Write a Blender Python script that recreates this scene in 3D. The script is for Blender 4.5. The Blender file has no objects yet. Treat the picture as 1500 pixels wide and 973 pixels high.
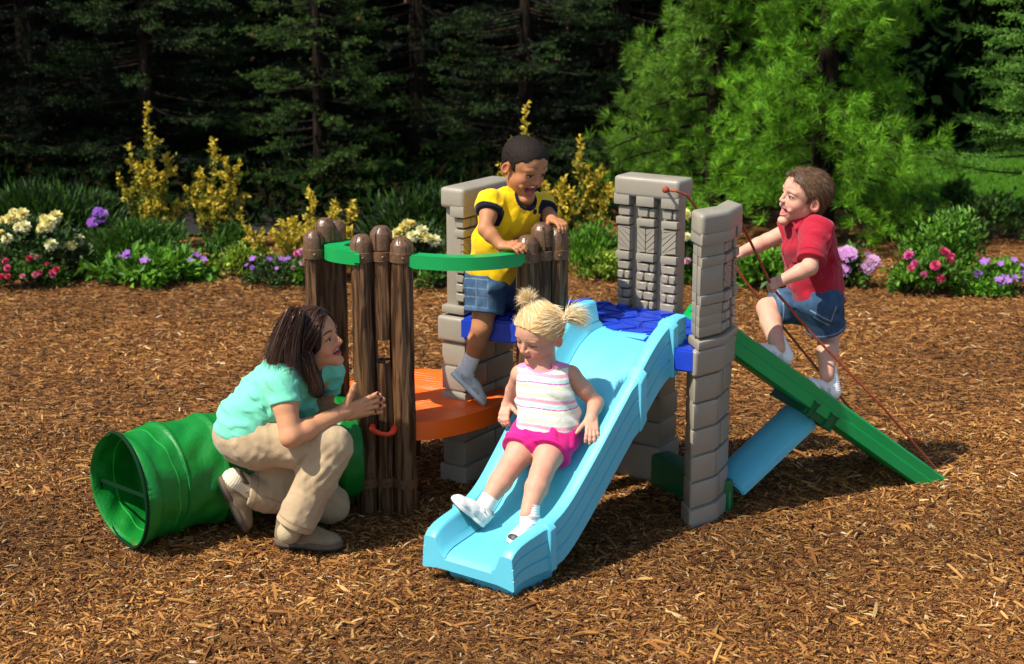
import bpy, bmesh, math, random
import numpy as np
from mathutils import Vector, Matrix
random.seed(7); rng = np.random.default_rng(7)
SC = bpy.context.scene
COL = SC.collection
R = math.radians

# ---------------------------------------------------------------- camera model (also used to measure the place from the photo)
F_PX, CAM_H = 2300.0, 2.17
PITCH = math.atan(586 / F_PX)
def at(u, v, y):
    """world point seen at photo pixel (u, v) at distance y in front of the camera"""
    d = np.array([u - 750, F_PX * math.cos(PITCH) - (v - 486.5) * math.sin(PITCH), -F_PX * math.sin(PITCH) - (v - 486.5) * math.cos(PITCH)])
    return np.array([0, 0, CAM_H]) + d * (y / d[1])
def atz(u, v, z=0.0):
    d = at(u, v, 1.0) - np.array([0, 0, CAM_H])
    return np.array([0, 0, CAM_H]) + d * ((z - CAM_H) / d[2])

# ---------------------------------------------------------------- objects
def thing(name, label, cat, loc=(0, 0, 0), rz=0, group=None):
    o = bpy.data.objects.new(name, None); COL.objects.link(o)
    o.location = loc; o.rotation_euler = (0, 0, rz); o.empty_display_size = .1
    o['label'] = label; o['category'] = cat
    if group: o['group'] = group
    return o
def world_of(o):
    M = Matrix.LocRotScale(o.location, o.rotation_euler, o.scale)
    return M if o.parent is None else world_of(o.parent) @ o.matrix_parent_inverse @ M
def link(name, me, mat, parent=None, inv=True):
    o = bpy.data.objects.new(name, me); COL.objects.link(o)
    if mat is not None and not me.materials:
        for m in (mat if isinstance(mat, (list, tuple)) else [mat]): me.materials.append(m)
    if parent is not None:
        o.parent = parent
        if inv:
            o.matrix_parent_inverse = world_of(parent).inverted()
    return o
def np_mesh(name, V, faces, col=None, smooth=True, mat_idx=None):
    """V (n,3); faces: (m,k) int array or list of such arrays"""
    me = bpy.data.meshes.new(name)
    V = np.ascontiguousarray(V, dtype=np.float32)
    fl = faces if isinstance(faces, list) else [faces]
    fl = [np.asarray(f, dtype=np.int32) for f in fl if len(f)]
    me.vertices.add(len(V)); me.vertices.foreach_set('co', V.ravel())
    nl = sum(f.size for f in fl); nf = sum(len(f) for f in fl)
    me.loops.add(nl); me.loops.foreach_set('vertex_index', np.concatenate([f.ravel() for f in fl]))
    sizes = np.concatenate([np.full(len(f), f.shape[1], np.int32) for f in fl])
    starts = np.concatenate([[0], np.cumsum(sizes)[:-1]]).astype(np.int32)
    me.polygons.add(nf); me.polygons.foreach_set('loop_start', starts)
    me.update(calc_edges=True)
    me.polygons.foreach_set('use_smooth', np.full(nf, smooth, dtype=bool))
    if mat_idx is not None: me.polygons.foreach_set('material_index', np.asarray(mat_idx, np.int32))
    if col is not None:
        a = me.attributes.new('Col', 'FLOAT_COLOR', 'POINT')
        c = np.ones((len(V), 4), np.float32); c[:, :3] = col
        a.data.foreach_set('color', c.ravel())
    return me
def bm_mesh(name, bm, smooth=None):
    me = bpy.data.meshes.new(name); bmesh.ops.recalc_face_normals(bm, faces=bm.faces[:])
    bm.to_mesh(me); bm.free()
    if smooth is not None:
        me.polygons.foreach_set('use_smooth', np.ones(len(me.polygons), bool))
        me.set_sharp_from_angle(angle=R(smooth))
    me.update()
    return me
def rbox(bm, lo, hi, bev=.004, nx=1, seg=2, xf=None, taper=None):
    """bevelled box; nx cuts along x so that it can be bent by xf"""
    t = bmesh.new()
    bmesh.ops.create_cube(t, size=1)
    lo = Vector(lo); hi = Vector(hi)
    for v in t.verts:
        v.co = Vector([lo[i] + (v.co[i] + .5) * (hi[i] - lo[i]) for i in range(3)])
        if taper and v.co.z > (lo.z + hi.z) / 2:
            c = (lo + hi) / 2
            v.co.x = c.x + (v.co.x - c.x) * taper[0]; v.co.y = c.y + (v.co.y - c.y) * taper[1]
    if bev > 0:
        b = min(bev, min(hi - lo) * .45)
        bmesh.ops.bevel(t, geom=t.edges[:], offset=b, segments=seg, affect='EDGES', profile=.6)
    for k in range(1, nx):
        x = lo.x + (hi.x - lo.x) * k / nx
        bmesh.ops.bisect_plane(t, geom=t.verts[:] + t.edges[:] + t.faces[:], plane_co=(x, 0, 0), plane_no=(1, 0, 0))
    add_bm(bm, t, xf)
def add_bm(bm, t, xf=None):
    if xf:
        for v in t.verts: v.co = Vector(xf(v.co))
    m = {}
    for v in t.verts: m[v] = bm.verts.new(v.co)
    for f in t.faces:
        try: bm.faces.new([m[v] for v in f.verts])
        except ValueError: pass
    t.free()
def tube(bm, pts, rad, n=10, cap=True, closed=False):
    """sweep a circle along pts; rad scalar or list"""
    pts = [Vector(p) for p in pts]
    rr = rad if isinstance(rad, (list, tuple, np.ndarray)) else [rad] * len(pts)
    rings = []; prev = None
    N = len(pts)
    for i, p in enumerate(pts):
        if closed: t = pts[(i + 1) % N] - pts[i - 1]
        else: t = pts[min(i + 1, N - 1)] - pts[max(i - 1, 0)]
        if t.length < 1e-9: t = Vector((0, 0, 1))
        t.normalize()
        if prev is None:
            a = Vector((0, 0, 1)) if abs(t.z) < .9 else Vector((1, 0, 0))
            x = t.cross(a).normalized()
        else: x = (prev - t * prev.dot(t)).normalized()
        prev = x; y = t.cross(x)
        rings.append([bm.verts.new(p + (x * math.cos(2 * math.pi * k / n) + y * math.sin(2 * math.pi * k / n)) * rr[i]) for k in range(n)])
    rng_ = range(N if closed else N - 1)
    for i in rng_:
        a, b = rings[i], rings[(i + 1) % N]
        for k in range(n): bm.faces.new((a[k], a[(k + 1) % n], b[(k + 1) % n], b[k]))
    if cap and not closed:
        bm.faces.new(rings[0][::-1]); bm.faces.new(rings[-1])
def prism(bm, poly, z0, z1, bev=.0, seg=2):
    """extrude a plan polygon between two heights"""
    t = bmesh.new()
    a = [t.verts.new((p[0], p[1], z0)) for p in poly]; b = [t.verts.new((p[0], p[1], z1)) for p in poly]
    n = len(poly)
    t.faces.new(a[::-1]); t.faces.new(b)
    for i in range(n): t.faces.new((a[i], a[(i + 1) % n], b[(i + 1) % n], b[i]))
    if bev:
        es = [e for e in t.edges if abs(e.verts[0].co.z - e.verts[1].co.z) < 1e-6]
        bmesh.ops.bevel(t, geom=es, offset=bev, segments=seg, affect='EDGES')
    add_bm(bm, t)

# ---------------------------------------------------------------- materials
def mat(name, col=(.5, .5, .5), rough=.5, bump=0., bscale=200., var=0., vscale=6., attr=False, spec=.5, sss=0., sssr=.008,
        trans=0., bump2=0., b2scale=20., sheen=0., dist=.01, coat=0.):
    m = bpy.data.materials.new(name); m.use_nodes = True
    nt = m.node_tree; N = nt.nodes; L = nt.links
    b = N['Principled BSDF']
    b.inputs['Roughness'].default_value = rough
    b.inputs['Specular IOR Level'].default_value = spec
    if sss:
        b.inputs['Subsurface Weight'].default_value = sss; b.inputs['Subsurface Radius'].default_value = (1, .35, .2); b.inputs['Subsurface Scale'].default_value = sssr
    if sheen: b.inputs['Sheen Weight'].default_value = sheen
    if coat: b.inputs['Coat Weight'].default_value = coat; b.inputs['Coat Roughness'].default_value = .15
    tc = N.new('ShaderNodeTexCoord')
    src = None
    if attr:
        a = N.new('ShaderNodeAttribute'); a.attribute_name = 'Col'; src = a.outputs['Color']
    else:
        c = N.new('ShaderNodeRGB'); c.outputs[0].default_value = (*col, 1); src = c.outputs[0]
    if var:
        nz = N.new('ShaderNodeTexNoise'); nz.inputs['Scale'].default_value = vscale; nz.inputs['Detail'].default_value = 5
        L.new(tc.outputs['Object'], nz.inputs['Vector'])
        mr = N.new('ShaderNodeMapRange'); mr.inputs[1].default_value = .3; mr.inputs[2].default_value = .7
        mr.inputs[3].default_value = 1 - var; mr.inputs[4].default_value = 1 + var
        L.new(nz.outputs[0], mr.inputs[0])
        mx = N.new('ShaderNodeVectorMath'); mx.operation = 'SCALE'
        L.new(src, mx.inputs[0]); L.new(mr.outputs[0], mx.inputs['Scale']); src = mx.outputs[0]
    L.new(src, b.inputs['Base Color'])
    nrm = None
    for s, sc in ((bump, bscale), (bump2, b2scale)):
        if s:
            nz = N.new('ShaderNodeTexNoise'); nz.inputs['Scale'].default_value = sc; nz.inputs['Detail'].default_value = 3
            L.new(tc.outputs['Object'], nz.inputs['Vector'])
            bp = N.new('ShaderNodeBump'); bp.inputs['Strength'].default_value = s; bp.inputs['Distance'].default_value = dist
            L.new(nz.outputs[0], bp.inputs['Height'])
            if nrm: L.new(nrm, bp.inputs['Normal'])
            nrm = bp.outputs[0]
    if nrm: L.new(nrm, b.inputs['Normal'])
    if trans:
        tr = N.new('ShaderNodeBsdfTranslucent'); L.new(src, tr.inputs[0])
        mxs = N.new('ShaderNodeMixShader'); mxs.inputs[0].default_value = trans
        out = N['Material Output']
        L.new(b.outputs[0], mxs.inputs[1]); L.new(tr.outputs[0], mxs.inputs[2]); L.new(mxs.outputs[0], out.inputs[0])
    m['b'] = 1
    return m
def bark_mat(name, c0, c1, rough=.35, scale=(60, 60, 5)):
    """moulded wood grain running along z"""
    m = mat(name, c0, rough)
    nt = m.node_tree; N = nt.nodes; L = nt.links; b = N['Principled BSDF']
    tc = N.new('ShaderNodeTexCoord'); mp = N.new('ShaderNodeMapping'); mp.inputs['Scale'].default_value = scale
    L.new(tc.outputs['Object'], mp.inputs[0])
    nz = N.new('ShaderNodeTexNoise'); nz.inputs['Scale'].default_value = 1.; nz.inputs['Detail'].default_value = 3; nz.inputs['Distortion'].default_value = .6
    L.new(mp.outputs[0], nz.inputs['Vector'])
    cr = N.new('ShaderNodeValToRGB'); cr.color_ramp.elements[0].position = .42; cr.color_ramp.elements[0].color = (*c0, 1)
    cr.color_ramp.elements[1].position = .58; cr.color_ramp.elements[1].color = (*c1, 1)
    L.new(nz.outputs[0], cr.inputs[0]); L.new(cr.outputs[0], b.inputs['Base Color'])
    bp = N.new('ShaderNodeBump'); bp.inputs['Strength'].default_value = .9; bp.inputs['Distance'].default_value = .008
    L.new(nz.outputs[0], bp.inputs['Height']); L.new(bp.outputs[0], b.inputs['Normal'])
    return m
# ================================================================ PLAY STRUCTURE
M_STONE = mat('stone_plastic', (.285, .250, .190), .42, .12, 350, .05, 8, bump2=.1, b2scale=25)
M_BROWN = bark_mat('brown_plastic', (.040, .018, .008), (.15, .075, .034), .42)
M_BROWN.node_tree.nodes['Principled BSDF'].inputs['Specular IOR Level'].default_value = .3
M_CAPWOOD = mat('brown_plastic_smooth', (.12, .062, .030), .32, .2, 120, .25, 60)
M_BLUE = mat('blue_plastic', (.010, .045, .44), .30, .15, 120, .08, 10)
M_SKY = mat('light_blue_plastic', (.11, .49, .61), .33, .06, 260, .03, 4)
M_GREEN = mat('green_plastic', (.0, .29, .065), .33, .06, 260, .05, 5)
M_DKGREEN = mat('dark_green_plastic', (.0, .10, .03), .35, .06, 260)
M_ORANGE = mat('orange_plastic', (.92, .125, .003), .45, .06, 200, .05, 8)
M_RED = mat('red_plastic', (.75, .05, .01), .35)
M_ROPE = None
for m_ in (M_STONE, M_BLUE, M_SKY, M_GREEN, M_DKGREEN, M_ORANGE):              # handled plastic: uneven sheen, faint scuffs
    nt = m_.node_tree; tc = nt.nodes.new('ShaderNodeTexCoord'); n1 = nt.nodes.new('ShaderNodeTexNoise'); n1.inputs['Scale'].default_value = 9; n1.inputs['Detail'].default_value = 8; n1.inputs['Roughness'].default_value = .7
    mr = nt.nodes.new('ShaderNodeMapRange'); mr.inputs[1].default_value = .35; mr.inputs[2].default_value = .68; mr.inputs[3].default_value = .30; mr.inputs[4].default_value = .56
    nt.links.new(tc.outputs['Object'], n1.inputs['Vector']); nt.links.new(n1.outputs[0], mr.inputs[0]); nt.links.new(mr.outputs[0], nt.nodes['Principled BSDF'].inputs['Roughness'])
play = thing('climbing_playset', 'plastic climbing playset with grey stone panels, brown logs, blue slide and green ramp', 'playset', (.3, 5.95, 0))

def panel_xf(origin, d, bend=0.0, half=.15, back=None):
    """local x along plan direction d, local y out of the face, z up"""
    d = np.array(d, float); d /= np.linalg.norm(d); n = np.array([d[1], -d[0]])
    def f(c):
        bd = bend * (1 - ((c.x - half) / half) ** 2)
        y = c.y + bd
        if back is not None and c.y < 0:
            return (origin[0] + c.x * d[0] + bd * n[0] - c.y * back[0], origin[1] + c.x * d[1] + bd * n[1] - c.y * back[1], c.z)
        return (origin[0] + c.x * d[0] + y * n[0], origin[1] + c.x * d[1] + y * n[1], c.z)
    return f

def stone_upper(bm, xf, W, z0, z1, T, nx, slots, plain=0., seed=0):
    """castle panel: cap, ledges, chevrons, brick courses, between tall slots. x 0..W, face towards +y (y=0 is the face plane)"""
    rr = random.Random(seed)
    B = lambda x0, x1, a, b, out, bev=.006: rbox(bm, (x0, -T, a), (x1, out, b), bev, max(1, int(nx * (x1 - x0) / W + .5)), xf=xf)
    H = z1 - z0
    B(.012, W - .012, z0, z1 - .02, -.030, .004)                         # core slab
    zc = z1 - .115
    cols = []; x = plain
    for s in slots: cols.append((x, s - .015)); x = s + .015
    cols.append((x, W))
    # cap: above the slots, with the slots biting into its lower part
    rbox(bm, (-.014, -T - .012, z1 - .082), (W + .014, .018, z1), .018, nx, 3, xf)
    for (a, b) in cols: rbox(bm, (a - (.014 if a <= plain + 1e-6 else 0), -.05, zc), (b + (.014 if b >= W - 1e-6 else 0), .017, z1 - .07), .006, 2, xf=xf)
    if plain: rbox(bm, (-.014, -T - .01, zc), (plain, .017, z1 - .07), .008, 1, xf=xf)
    rows = [(zc - .045, zc - .006, 'b'), (zc - .08, zc - .05, 'l'), (zc - .185, zc - .085, 'c'), (zc - .222, zc - .19, 'l')]
    z = zc - .228
    while z - .034 > z0 + .03:
        rows.append((z - .036, z - .001, 'b')); z -= .0385
    rows.append((z0, z0 + .035, 'base'))
    for ri, (a, b, k) in enumerate(rows):
        if plain and k != 'base':
            rbox(bm, (0, -T - (.006 if k == 'l' else 0), a), (plain - .002, .006 if k == 'l' else .0, b + .004), .003, 1, xf=xf)
        for ci, (x0, x1) in enumerate(cols):
            if k == 'base': continue
            if k == 'l':
                rbox(bm, (x0 - (.006 if ci == 0 and not plain else 0), -.035, a), (x1 + (.006 if ci == len(cols) - 1 else 0), .011, b), .006, 2, xf=xf)
            elif k == 'b':
                w = x1 - x0; x = x0; off = (ri % 2) * .022
                while x < x1 - .004:
                    ww = (.045 + rr.random() * .014) - (off if x == x0 else 0)
                    e = min(x1, x + ww)
                    if x1 - e < .014: e = x1
                    rbox(bm, (x + .0015, -.035, a + .0015), (e - .0015, .002 + rr.random() * .004, b - .001), .004, 1, 1, xf=xf)
                    x = e
            elif k == 'c':
                # chevron bricks as sheared slabs
                w = x1 - x0; h = b - a
                rbox(bm, (x0, -.035, a), (x1, -.007, b), .001, 2, 1, xf=xf)
                mid = (x0 + x1) / 2 if len(cols) > 1 and ci == 1 else (x1 if ci == 0 else x0)
                for sgn, (p, q) in ((-1, (x0, mid)), (1, (mid, x1))):
                    if q - p < .008: continue
                    st = h / 3.6
                    for j in range(-1, 5):
                        t = bmesh.new(); bmesh.ops.create_cube(t, size=1)
                        zz = a + j * st
                        for v in t.verts:
                            fx = v.co.x + .5
                            X = p + .002 + fx * (q - p - .004)
                            sl = (q - p) * .9
                            Z = zz + (v.co.z + .5) * (st - .004) + ((fx - 1) * sl if sgn > 0 else -fx * sl) + sl * .6
                            v.co = Vector((X, -.02 + (v.co.y + .5) * .024, max(a + .001, min(b - .001, Z))))
                        bmesh.ops.remove_doubles(t, verts=t.verts[:], dist=1e-5)
                        if max(v.co.z for v in t.verts) - min(v.co.z for v in t.verts) > .006:
                            add_bm(bm, t, xf)
                        else: t.free()
    rbox(bm, (-.012, -T - .012, z0), (W + .012, .014, z0 + .032), .008, nx, xf=xf)

def stone_lower(bm, xf, W, z1, T, nx, seed=0, wins=()):
    rr = random.Random(seed)
    rbox(bm, (-.012, -T - .014, z1 - .10), (W + .012, .016, z1), .014, nx, 3, xf)      # ledge block
    z = z1 - .104; k = 0
    rows = []
    while z > .17: rows.append((z - .098, z)); z -= .1025
    rows.append((-.03, z))
    for a, b in rows:
        sp = W * ((.62, .45)[k % 2])
        last = a < 0
        segs = [(0, W)] if last else [(0, sp), (sp, W)]
        for (x0, x1) in segs:
            g = .0 if last else .002
            hole = any(w0 < (x0 + x1) / 2 < w1 and zz0 < (a + b) / 2 < zz1 for w0, w1, zz0, zz1 in wins)
            if hole: continue
            e = .010 if last else rr.random() * .005
            rbox(bm, (x0 + g - (.008 if last else 0), -T - e, a + .0015), (x1 - g + (.008 if last else 0), e, b - .0015), .009, max(1, int(nx * (x1 - x0) / W + .5)), 2, xf)
        k += 1
    if not wins: rbox(bm, (.008, -T + .012, 0), (W - .008, -.012, z1 - .02), .002, nx, 1, xf)
    else:
        for w0, w1, zz0, zz1 in wins:
            rbox(bm, (.008, -T + .012, 0), (w0, -.012, z1 - .02), .002, 1, 1, xf)
            rbox(bm, (w1, -T + .012, 0), (W - .008, -.012, z1 - .02), .002, 1, 1, xf)
            rbox(bm, (w0, -T + .012, 0), (w1, -.012, zz0), .002, 1, 1, xf)
            rbox(bm, (w0, -T + .012, zz1), (w1, -.012, z1 - .02), .002, 1, 1, xf)

DECK = .70
def panel_obj(label, upper, lower):
    o_bm = bmesh.new(); lower(o_bm)
    o = link('stone_leg', bm_mesh('stone_leg', o_bm, 40), M_STONE, play)
    if label: o['label'] = label
    u = bmesh.new(); upper(u)
    link('battlement_panel', bm_mesh('battlement_panel', u, 40), M_STONE, o)
    return o
# rear panel (inner face to the viewer's left front)
xr = panel_xf((.425, 6.20), (.84, -.54))
xrl = panel_xf((.385, 6.185), (.84, -.54))
panel_obj('tall stone panel with two slots and a rope hole', lambda b: stone_upper(b, xr, .262, .665, 1.235, .10, 4, (.072, .182), seed=3),
          lambda b: stone_lower(b, xrl, .25, .66, .16, 2, 5, wins=((.14, .20, .33, .44),)))
# right panel (outer face to the viewer's right front), bent
def fold_xf(A, d1, d2, xb, back):
    d1 = np.array(d1) / np.linalg.norm(d1); d2 = np.array(d2) / np.linalg.norm(d2); n1 = np.array([d1[1], -d1[0]]); n2 = np.array([d2[1], -d2[0]]); A = np.array(A); B_ = A + d1 * xb
    nb_ = (n1 + n2) / np.linalg.norm(n1 + n2)
    def f(c):
        w_ = min(1, max(0, (c.x - xb) / .02 + .5)); n = n1 * (1 - w_) + n2 * w_
        p = A + d1 * c.x if c.x < xb else B_ + d2 * (c.x - xb)
        p = p + n * c.y if c.y > -.03 else p + n * -.03 - np.array(back) * (c.y + .03)
        return (p[0], p[1], c.z)
    return f
xq = fold_xf((.676, 5.506), (.76, .65), (.40, .92), .125, (.02, 1.0))
xql = fold_xf((.664, 5.500), (.76, .65), (.40, .92), .132, (.02, 1.0))
panel_obj('stone panel beside the green ramp seen almost end on', lambda b: stone_upper(b, xq, .285, .70, 1.20, .10, 9, (.225,), .125, 4),
          lambda b: stone_lower(b, xql, .30, .70, .11, 9, 6))
# left panel (inner face to the right)
xl = panel_xf((-.195, 6.045), (.55, .835))
panel_obj('stone panel behind the boy in yellow', lambda b: stone_upper(b, xl, .34, .70, 1.205, .085, 4, (.11, .235), seed=5),
          lambda b: stone_lower(b, panel_xf((-.19, 6.02), (.55, .835)), .36, .69, .11, 4, 7))

# blue deck with moulded flagstones
DP = [(-.20, 5.99), (.05, 5.90), (.26, 5.87), (.57, 5.545), (.655, 5.49), (.80, 5.73), (.69, 6.02), (.45, 6.20), (.33, 6.30), (.05, 6.35), (-.03, 6.33)]
b = bmesh.new(); prism(b, DP, DECK - .085, DECK, .008)
deck = link('deck', bm_mesh('deck', b, 40), M_BLUE, play)
def flagstones():
    """flat stones: cells of a jittered grid inside the deck, each a bevelled low slab"""
    def inside(p, poly):
        c = False; n = len(poly)
        for i in range(n):
            x1, y1 = poly[i]; x2, y2 = poly[(i + 1) % n]
            if (y1 > p[1]) != (y2 > p[1]) and p[0] < (x2 - x1) * (p[1] - y1) / (y2 - y1) + x1: c = not c
        return c
    rr = random.Random(11); bm = bmesh.new()
    e1 = Vector((.80, -.60)); e2 = Vector((.60, .80)); o = Vector((-.25, 5.95))
    P = {}
    nx, ny = 16, 15
    for i in range(nx):
        for j in range(ny):
            q = o + e1 * (i * .092 - .1 + (j % 2) * .045 + rr.uniform(-.016, .016)) + e2 * (j * .075 - .35 + rr.uniform(-.014, .014))
            P[i, j] = q
    for i in range(nx - 1):
        for j in range(ny - 1):
            quad = [P[i, j], P[i + 1, j], P[i + 1, j + 1], P[i, j + 1]]
            c = sum(quad, Vector((0, 0))) / 4
            if not all(inside(c + (q - c) * .85, DP) for q in quad): 
                quad = [c + (q - c) * .55 for q in quad]
                if not all(inside(q, DP) for q in quad): continue
            quad = [c + (q - c) * .95 for q in quad]
            t = bmesh.new()
            h = DECK + .010 + rr.random() * .003
            va = [t.verts.new((q.x, q.y, DECK - .02)) for q in quad]; vb = [t.verts.new((q.x, q.y, h + rr.uniform(-.002, .002))) for q in quad]
            t.faces.new(vb)
            for k in range(4): t.faces.new((va[k], va[(k + 1) % 4], vb[(k + 1) % 4], vb[k]))
            bmesh.ops.recalc_face_normals(t, faces=t.faces[:])
            bmesh.ops.bevel(t, geom=[e for e in t.edges if e.verts[0].co.z > DECK - .01 or e.verts[1].co.z > DECK - .01], offset=.007, segments=2, affect='EDGES')
            add_bm(bm, t)
    return bm
fs_ = flagstones(); 
link('flagstone_surface', bm_mesh('flagstone_surface', fs_, 45), M_BLUE, deck)

# log posts
def logs(label, centres, rads, hs, band_z, base_band=True, window=None, z0=-.03):
    root = None
    for i, ((x, y), r, h) in enumerate(zip(centres, rads, hs)):
        bm = bmesh.new(); n = 28; rr = random.Random(i * 7 + int(x * 100))
        prof = []
        zs = np.linspace(z0, h, 26)
        ph = [rr.uniform(0, 6.28) for _ in range(5)]
        rings = []
        for z in zs:
            ring = []
            for k in range(n):
                a = 2 * math.pi * k / n
                g = .0022 * math.sin(9 * a + ph[0] + 1.3 * math.sin(z * 9 + ph[1])) + .0016 * math.sin(5 * a + ph[2] + 2 * math.sin(z * 5 + ph[3]))
                ring.append(bm.verts.new((x + (r + g) * math.cos(a), y + (r + g) * math.sin(a), z)))
            rings.append(ring)
        # bevelled end
        for dz, f in ((.008, .97), (.024, .72), (.029, .55)):
            rings.append([bm.verts.new((x + (v.co.x - x) * f, y + (v.co.y - y) * f, h + dz)) for v in rings[25]])
        for A, B in zip(rings[:-1], rings[1:]):
            for k in range(n): bm.faces.new((A[k], A[(k + 1) % n], B[(k + 1) % n], B[k]))
        bm.faces.new(rings[-1]); bm.faces.new(rings[0][::-1])
        if window and i == window[0]:
            # a real opening: drop the faces of the window band that look to front and back, keep cheeks
            z_a, z_b = window[1:]
            kill = [f for f in bm.faces if z_a < f.calc_center_median().z < z_b and abs(f.calc_center_median().x - x) < r * .62]
            bmesh.ops.delete(bm, geom=kill, context='FACES')
        me = bm_mesh('log', bm, 35)
        o = link('log_post', me, M_BROWN, play)
        if label: o['label'] = label
        for bz in ([band_z] if not base_band else [band_z, .115]):
            sub = bmesh.new()
            for (dz, dr) in ((0, 0),):
                t = bmesh.new(); pr = [(-.019, .001), (-.017, .006), (.017, .006), (.019, .001)]
                rg = [[t.verts.new((x + (r + q) * math.cos(2 * math.pi * k / n), y + (r + q) * math.sin(2 * math.pi * k / n), bz + d)) for k in range(n)] for d, q in pr]
                for A, B in zip(rg[:-1], rg[1:]):
                    for k in range(n): t.faces.new((A[k], A[(k + 1) % n], B[(k + 1) % n], B[k]))
                add_bm(sub, t)
                t = bmesh.new(); bmesh.ops.create_uvsphere(t, u_segments=8, v_segments=6, radius=.006)
                for v in t.verts: v.co += Vector((x + .2 * r, y - r * .98 - .006, bz))
                add_bm(sub, t)
            link('band', bm_mesh('band', sub, 40), M_CAPWOOD, o)
        # smooth cap
        t = bmesh.new(); n = 10
        pr = [(h - .055, r + .0035), (h + .006, r + .0035), (h + .025, r * .74), (h + .032, r * .5)]
        rg = [[t.verts.new((x + q * math.cos(2 * math.pi * k / n + .3), y + q * math.sin(2 * math.pi * k / n + .3), z)) for k in range(n)] for z, q in pr]
        for A, B in zip(rg[:-1], rg[1:]):
            for k in range(n): t.faces.new((A[k], A[(k + 1) % n], B[(k + 1) % n], B[k]))
        t.faces.new(rg[-1])
        bmesh.ops.bevel(t, geom=t.edges[:], offset=.003, segments=1, affect='EDGES')
        link('cap', bm_mesh('cap', t, 25), M_CAPWOOD, o)
def cl(c, d, sp): 
    d = np.array(d, float); d /= np.linalg.norm(d)
    return [tuple(np.array(c) + d * k * sp) for k in (-1, 0, 1)]
fr = cl((-.485, 5.735), (1, -.06), .075)
fr[1] = (fr[1][0] - .002, fr[1][1] + .018)
logs('brown log post of the front cluster', fr, (.041, .040, .041), (1.050, 1.080, 1.040), 1.0, window=(1, .595, .70))
lf = [(-.752, 5.85), (-.712, 5.89), (-.674, 5.925)]
logs('brown log post of the cluster by the tunnel', lf, (.037, .036, .036), (1.045, 1.085, 1.07), .99)
th = [(.058, 5.80), (.114, 5.845), (.172, 5.865)]
logs('brown log post between the slide and the boy in yellow', th, (.041, .041, .041), (1.035, 1.075, 1.055), .985)
# dark board behind the front logs closes the cluster (with the window left open)
bm = bmesh.new()
for z0_, z1_ in ((0, .595), (.70, 1.0)): rbox(bm, (-.545, 5.738, z0_), (-.425, 5.762, z1_), .003)
for x_ in (-.52, -.449): rbox(bm, (x_ - .012, 5.738, .59), (x_ + .012, 5.762, .705), .002)
link('log_backing', bm_mesh('log_backing', bm, 40), M_BROWN, play)

# orange platform: scalloped round slab with moulded growth rings
pc = (-.385, 6.12); PZ = .35
pol = []
for k in range(72):
    a = 2 * math.pi * k / 72
    r = .355 + .012 * math.cos(4 * a)
    pol.append((pc[0] + r * math.cos(a), pc[1] + r * 1.04 * math.sin(a)))
bm = bmesh.new(); prism(bm, pol, PZ - .072, PZ, .012, 3)
plat = link('round_platform', bm_mesh('round_platform', bm, 40), M_ORANGE, play)
bm = bmesh.new(); rr = random.Random(5)
for q in range(26):                                                        # wood-grain ridges across the top
    y = -.33 + q * .026; pts = []
    half = math.sqrt(max(.02, .335 ** 2 - y * y))
    for k in range(30):
        x = -half + 2 * half * k / 29
        yy = y + .10 * math.exp(-((x - .06) ** 2 + (y) ** 2) / .012) * (1 if y >= 0 else -1) * .55 + .006 * math.sin(x * 21 + q)
        if x * x + yy * yy < .34 ** 2: pts.append((pc[0] + x * .86 + yy * .5, pc[1] + yy * .86 - x * .5, PZ - .0007))
    if len(pts) > 3: tube(bm, pts, .0016, 5)
link('grain_ridges', bm_mesh('grain_ridges', bm, 60), M_ORANGE, plat)
for a in (.5, 1.7, 2.6, 4.2):                                              # legs under the platform
    bm = bmesh.new(); x, y = pc[0] + .27 * math.cos(a), pc[1] + .27 * math.sin(a)
    rbox(bm, (x - .03, y - .03, -.02), (x + .03, y + .03, PZ - .06), .006)
    link('leg', bm_mesh('leg', bm, 40), M_BROWN, plat)

# green guard rails: curved flat bars between the clusters
def rail(p0, p1, bulge, z, w=.058, hgt=.05):
    p0 = np.array(p0); p1 = np.array(p1); m = (p0 + p1) / 2 + np.array(bulge)
    N = 24; inn = []; out = []
    for k in range(N + 1):
        t = k / N
        p = (1 - t) ** 2 * p0 + 2 * t * (1 - t) * m + t * t * p1
        d = 2 * (1 - t) * (m - p0) + 2 * t * (p1 - m); d /= np.linalg.norm(d)
        n = np.array([d[1], -d[0]])
        out.append(tuple(p + n * w / 2)); inn.append(tuple(p - n * w / 2))
    bm = bmesh.new(); prism(bm, out + inn[::-1], z - hgt, z, .009, 3)
    return link('guard_rail', bm_mesh('guard_rail', bm, 40), M_GREEN, play)
rail((-.375, 5.725), (.03, 5.775), (.05, -.14), 1.012)
rail((-.60, 5.93), (-.55, 5.72), (-.19, -.02), 1.025, .075)

# red grab handle on the front logs
bm = bmesh.new()
tube(bm, [(-.530, 5.70, .346), (-.530, 5.668, .346), (-.522, 5.655, .343), (-.495, 5.650, .334), (-.468, 5.650, .331), (-.452, 5.653, .338), (-.448, 5.668, .341), (-.448, 5.70, .341)],
     [.013, .013, .011, .0085, .0085, .011, .013, .013], 12)
link('grab_handle', bm_mesh('grab_handle', bm, 50), M_RED, play)

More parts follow.
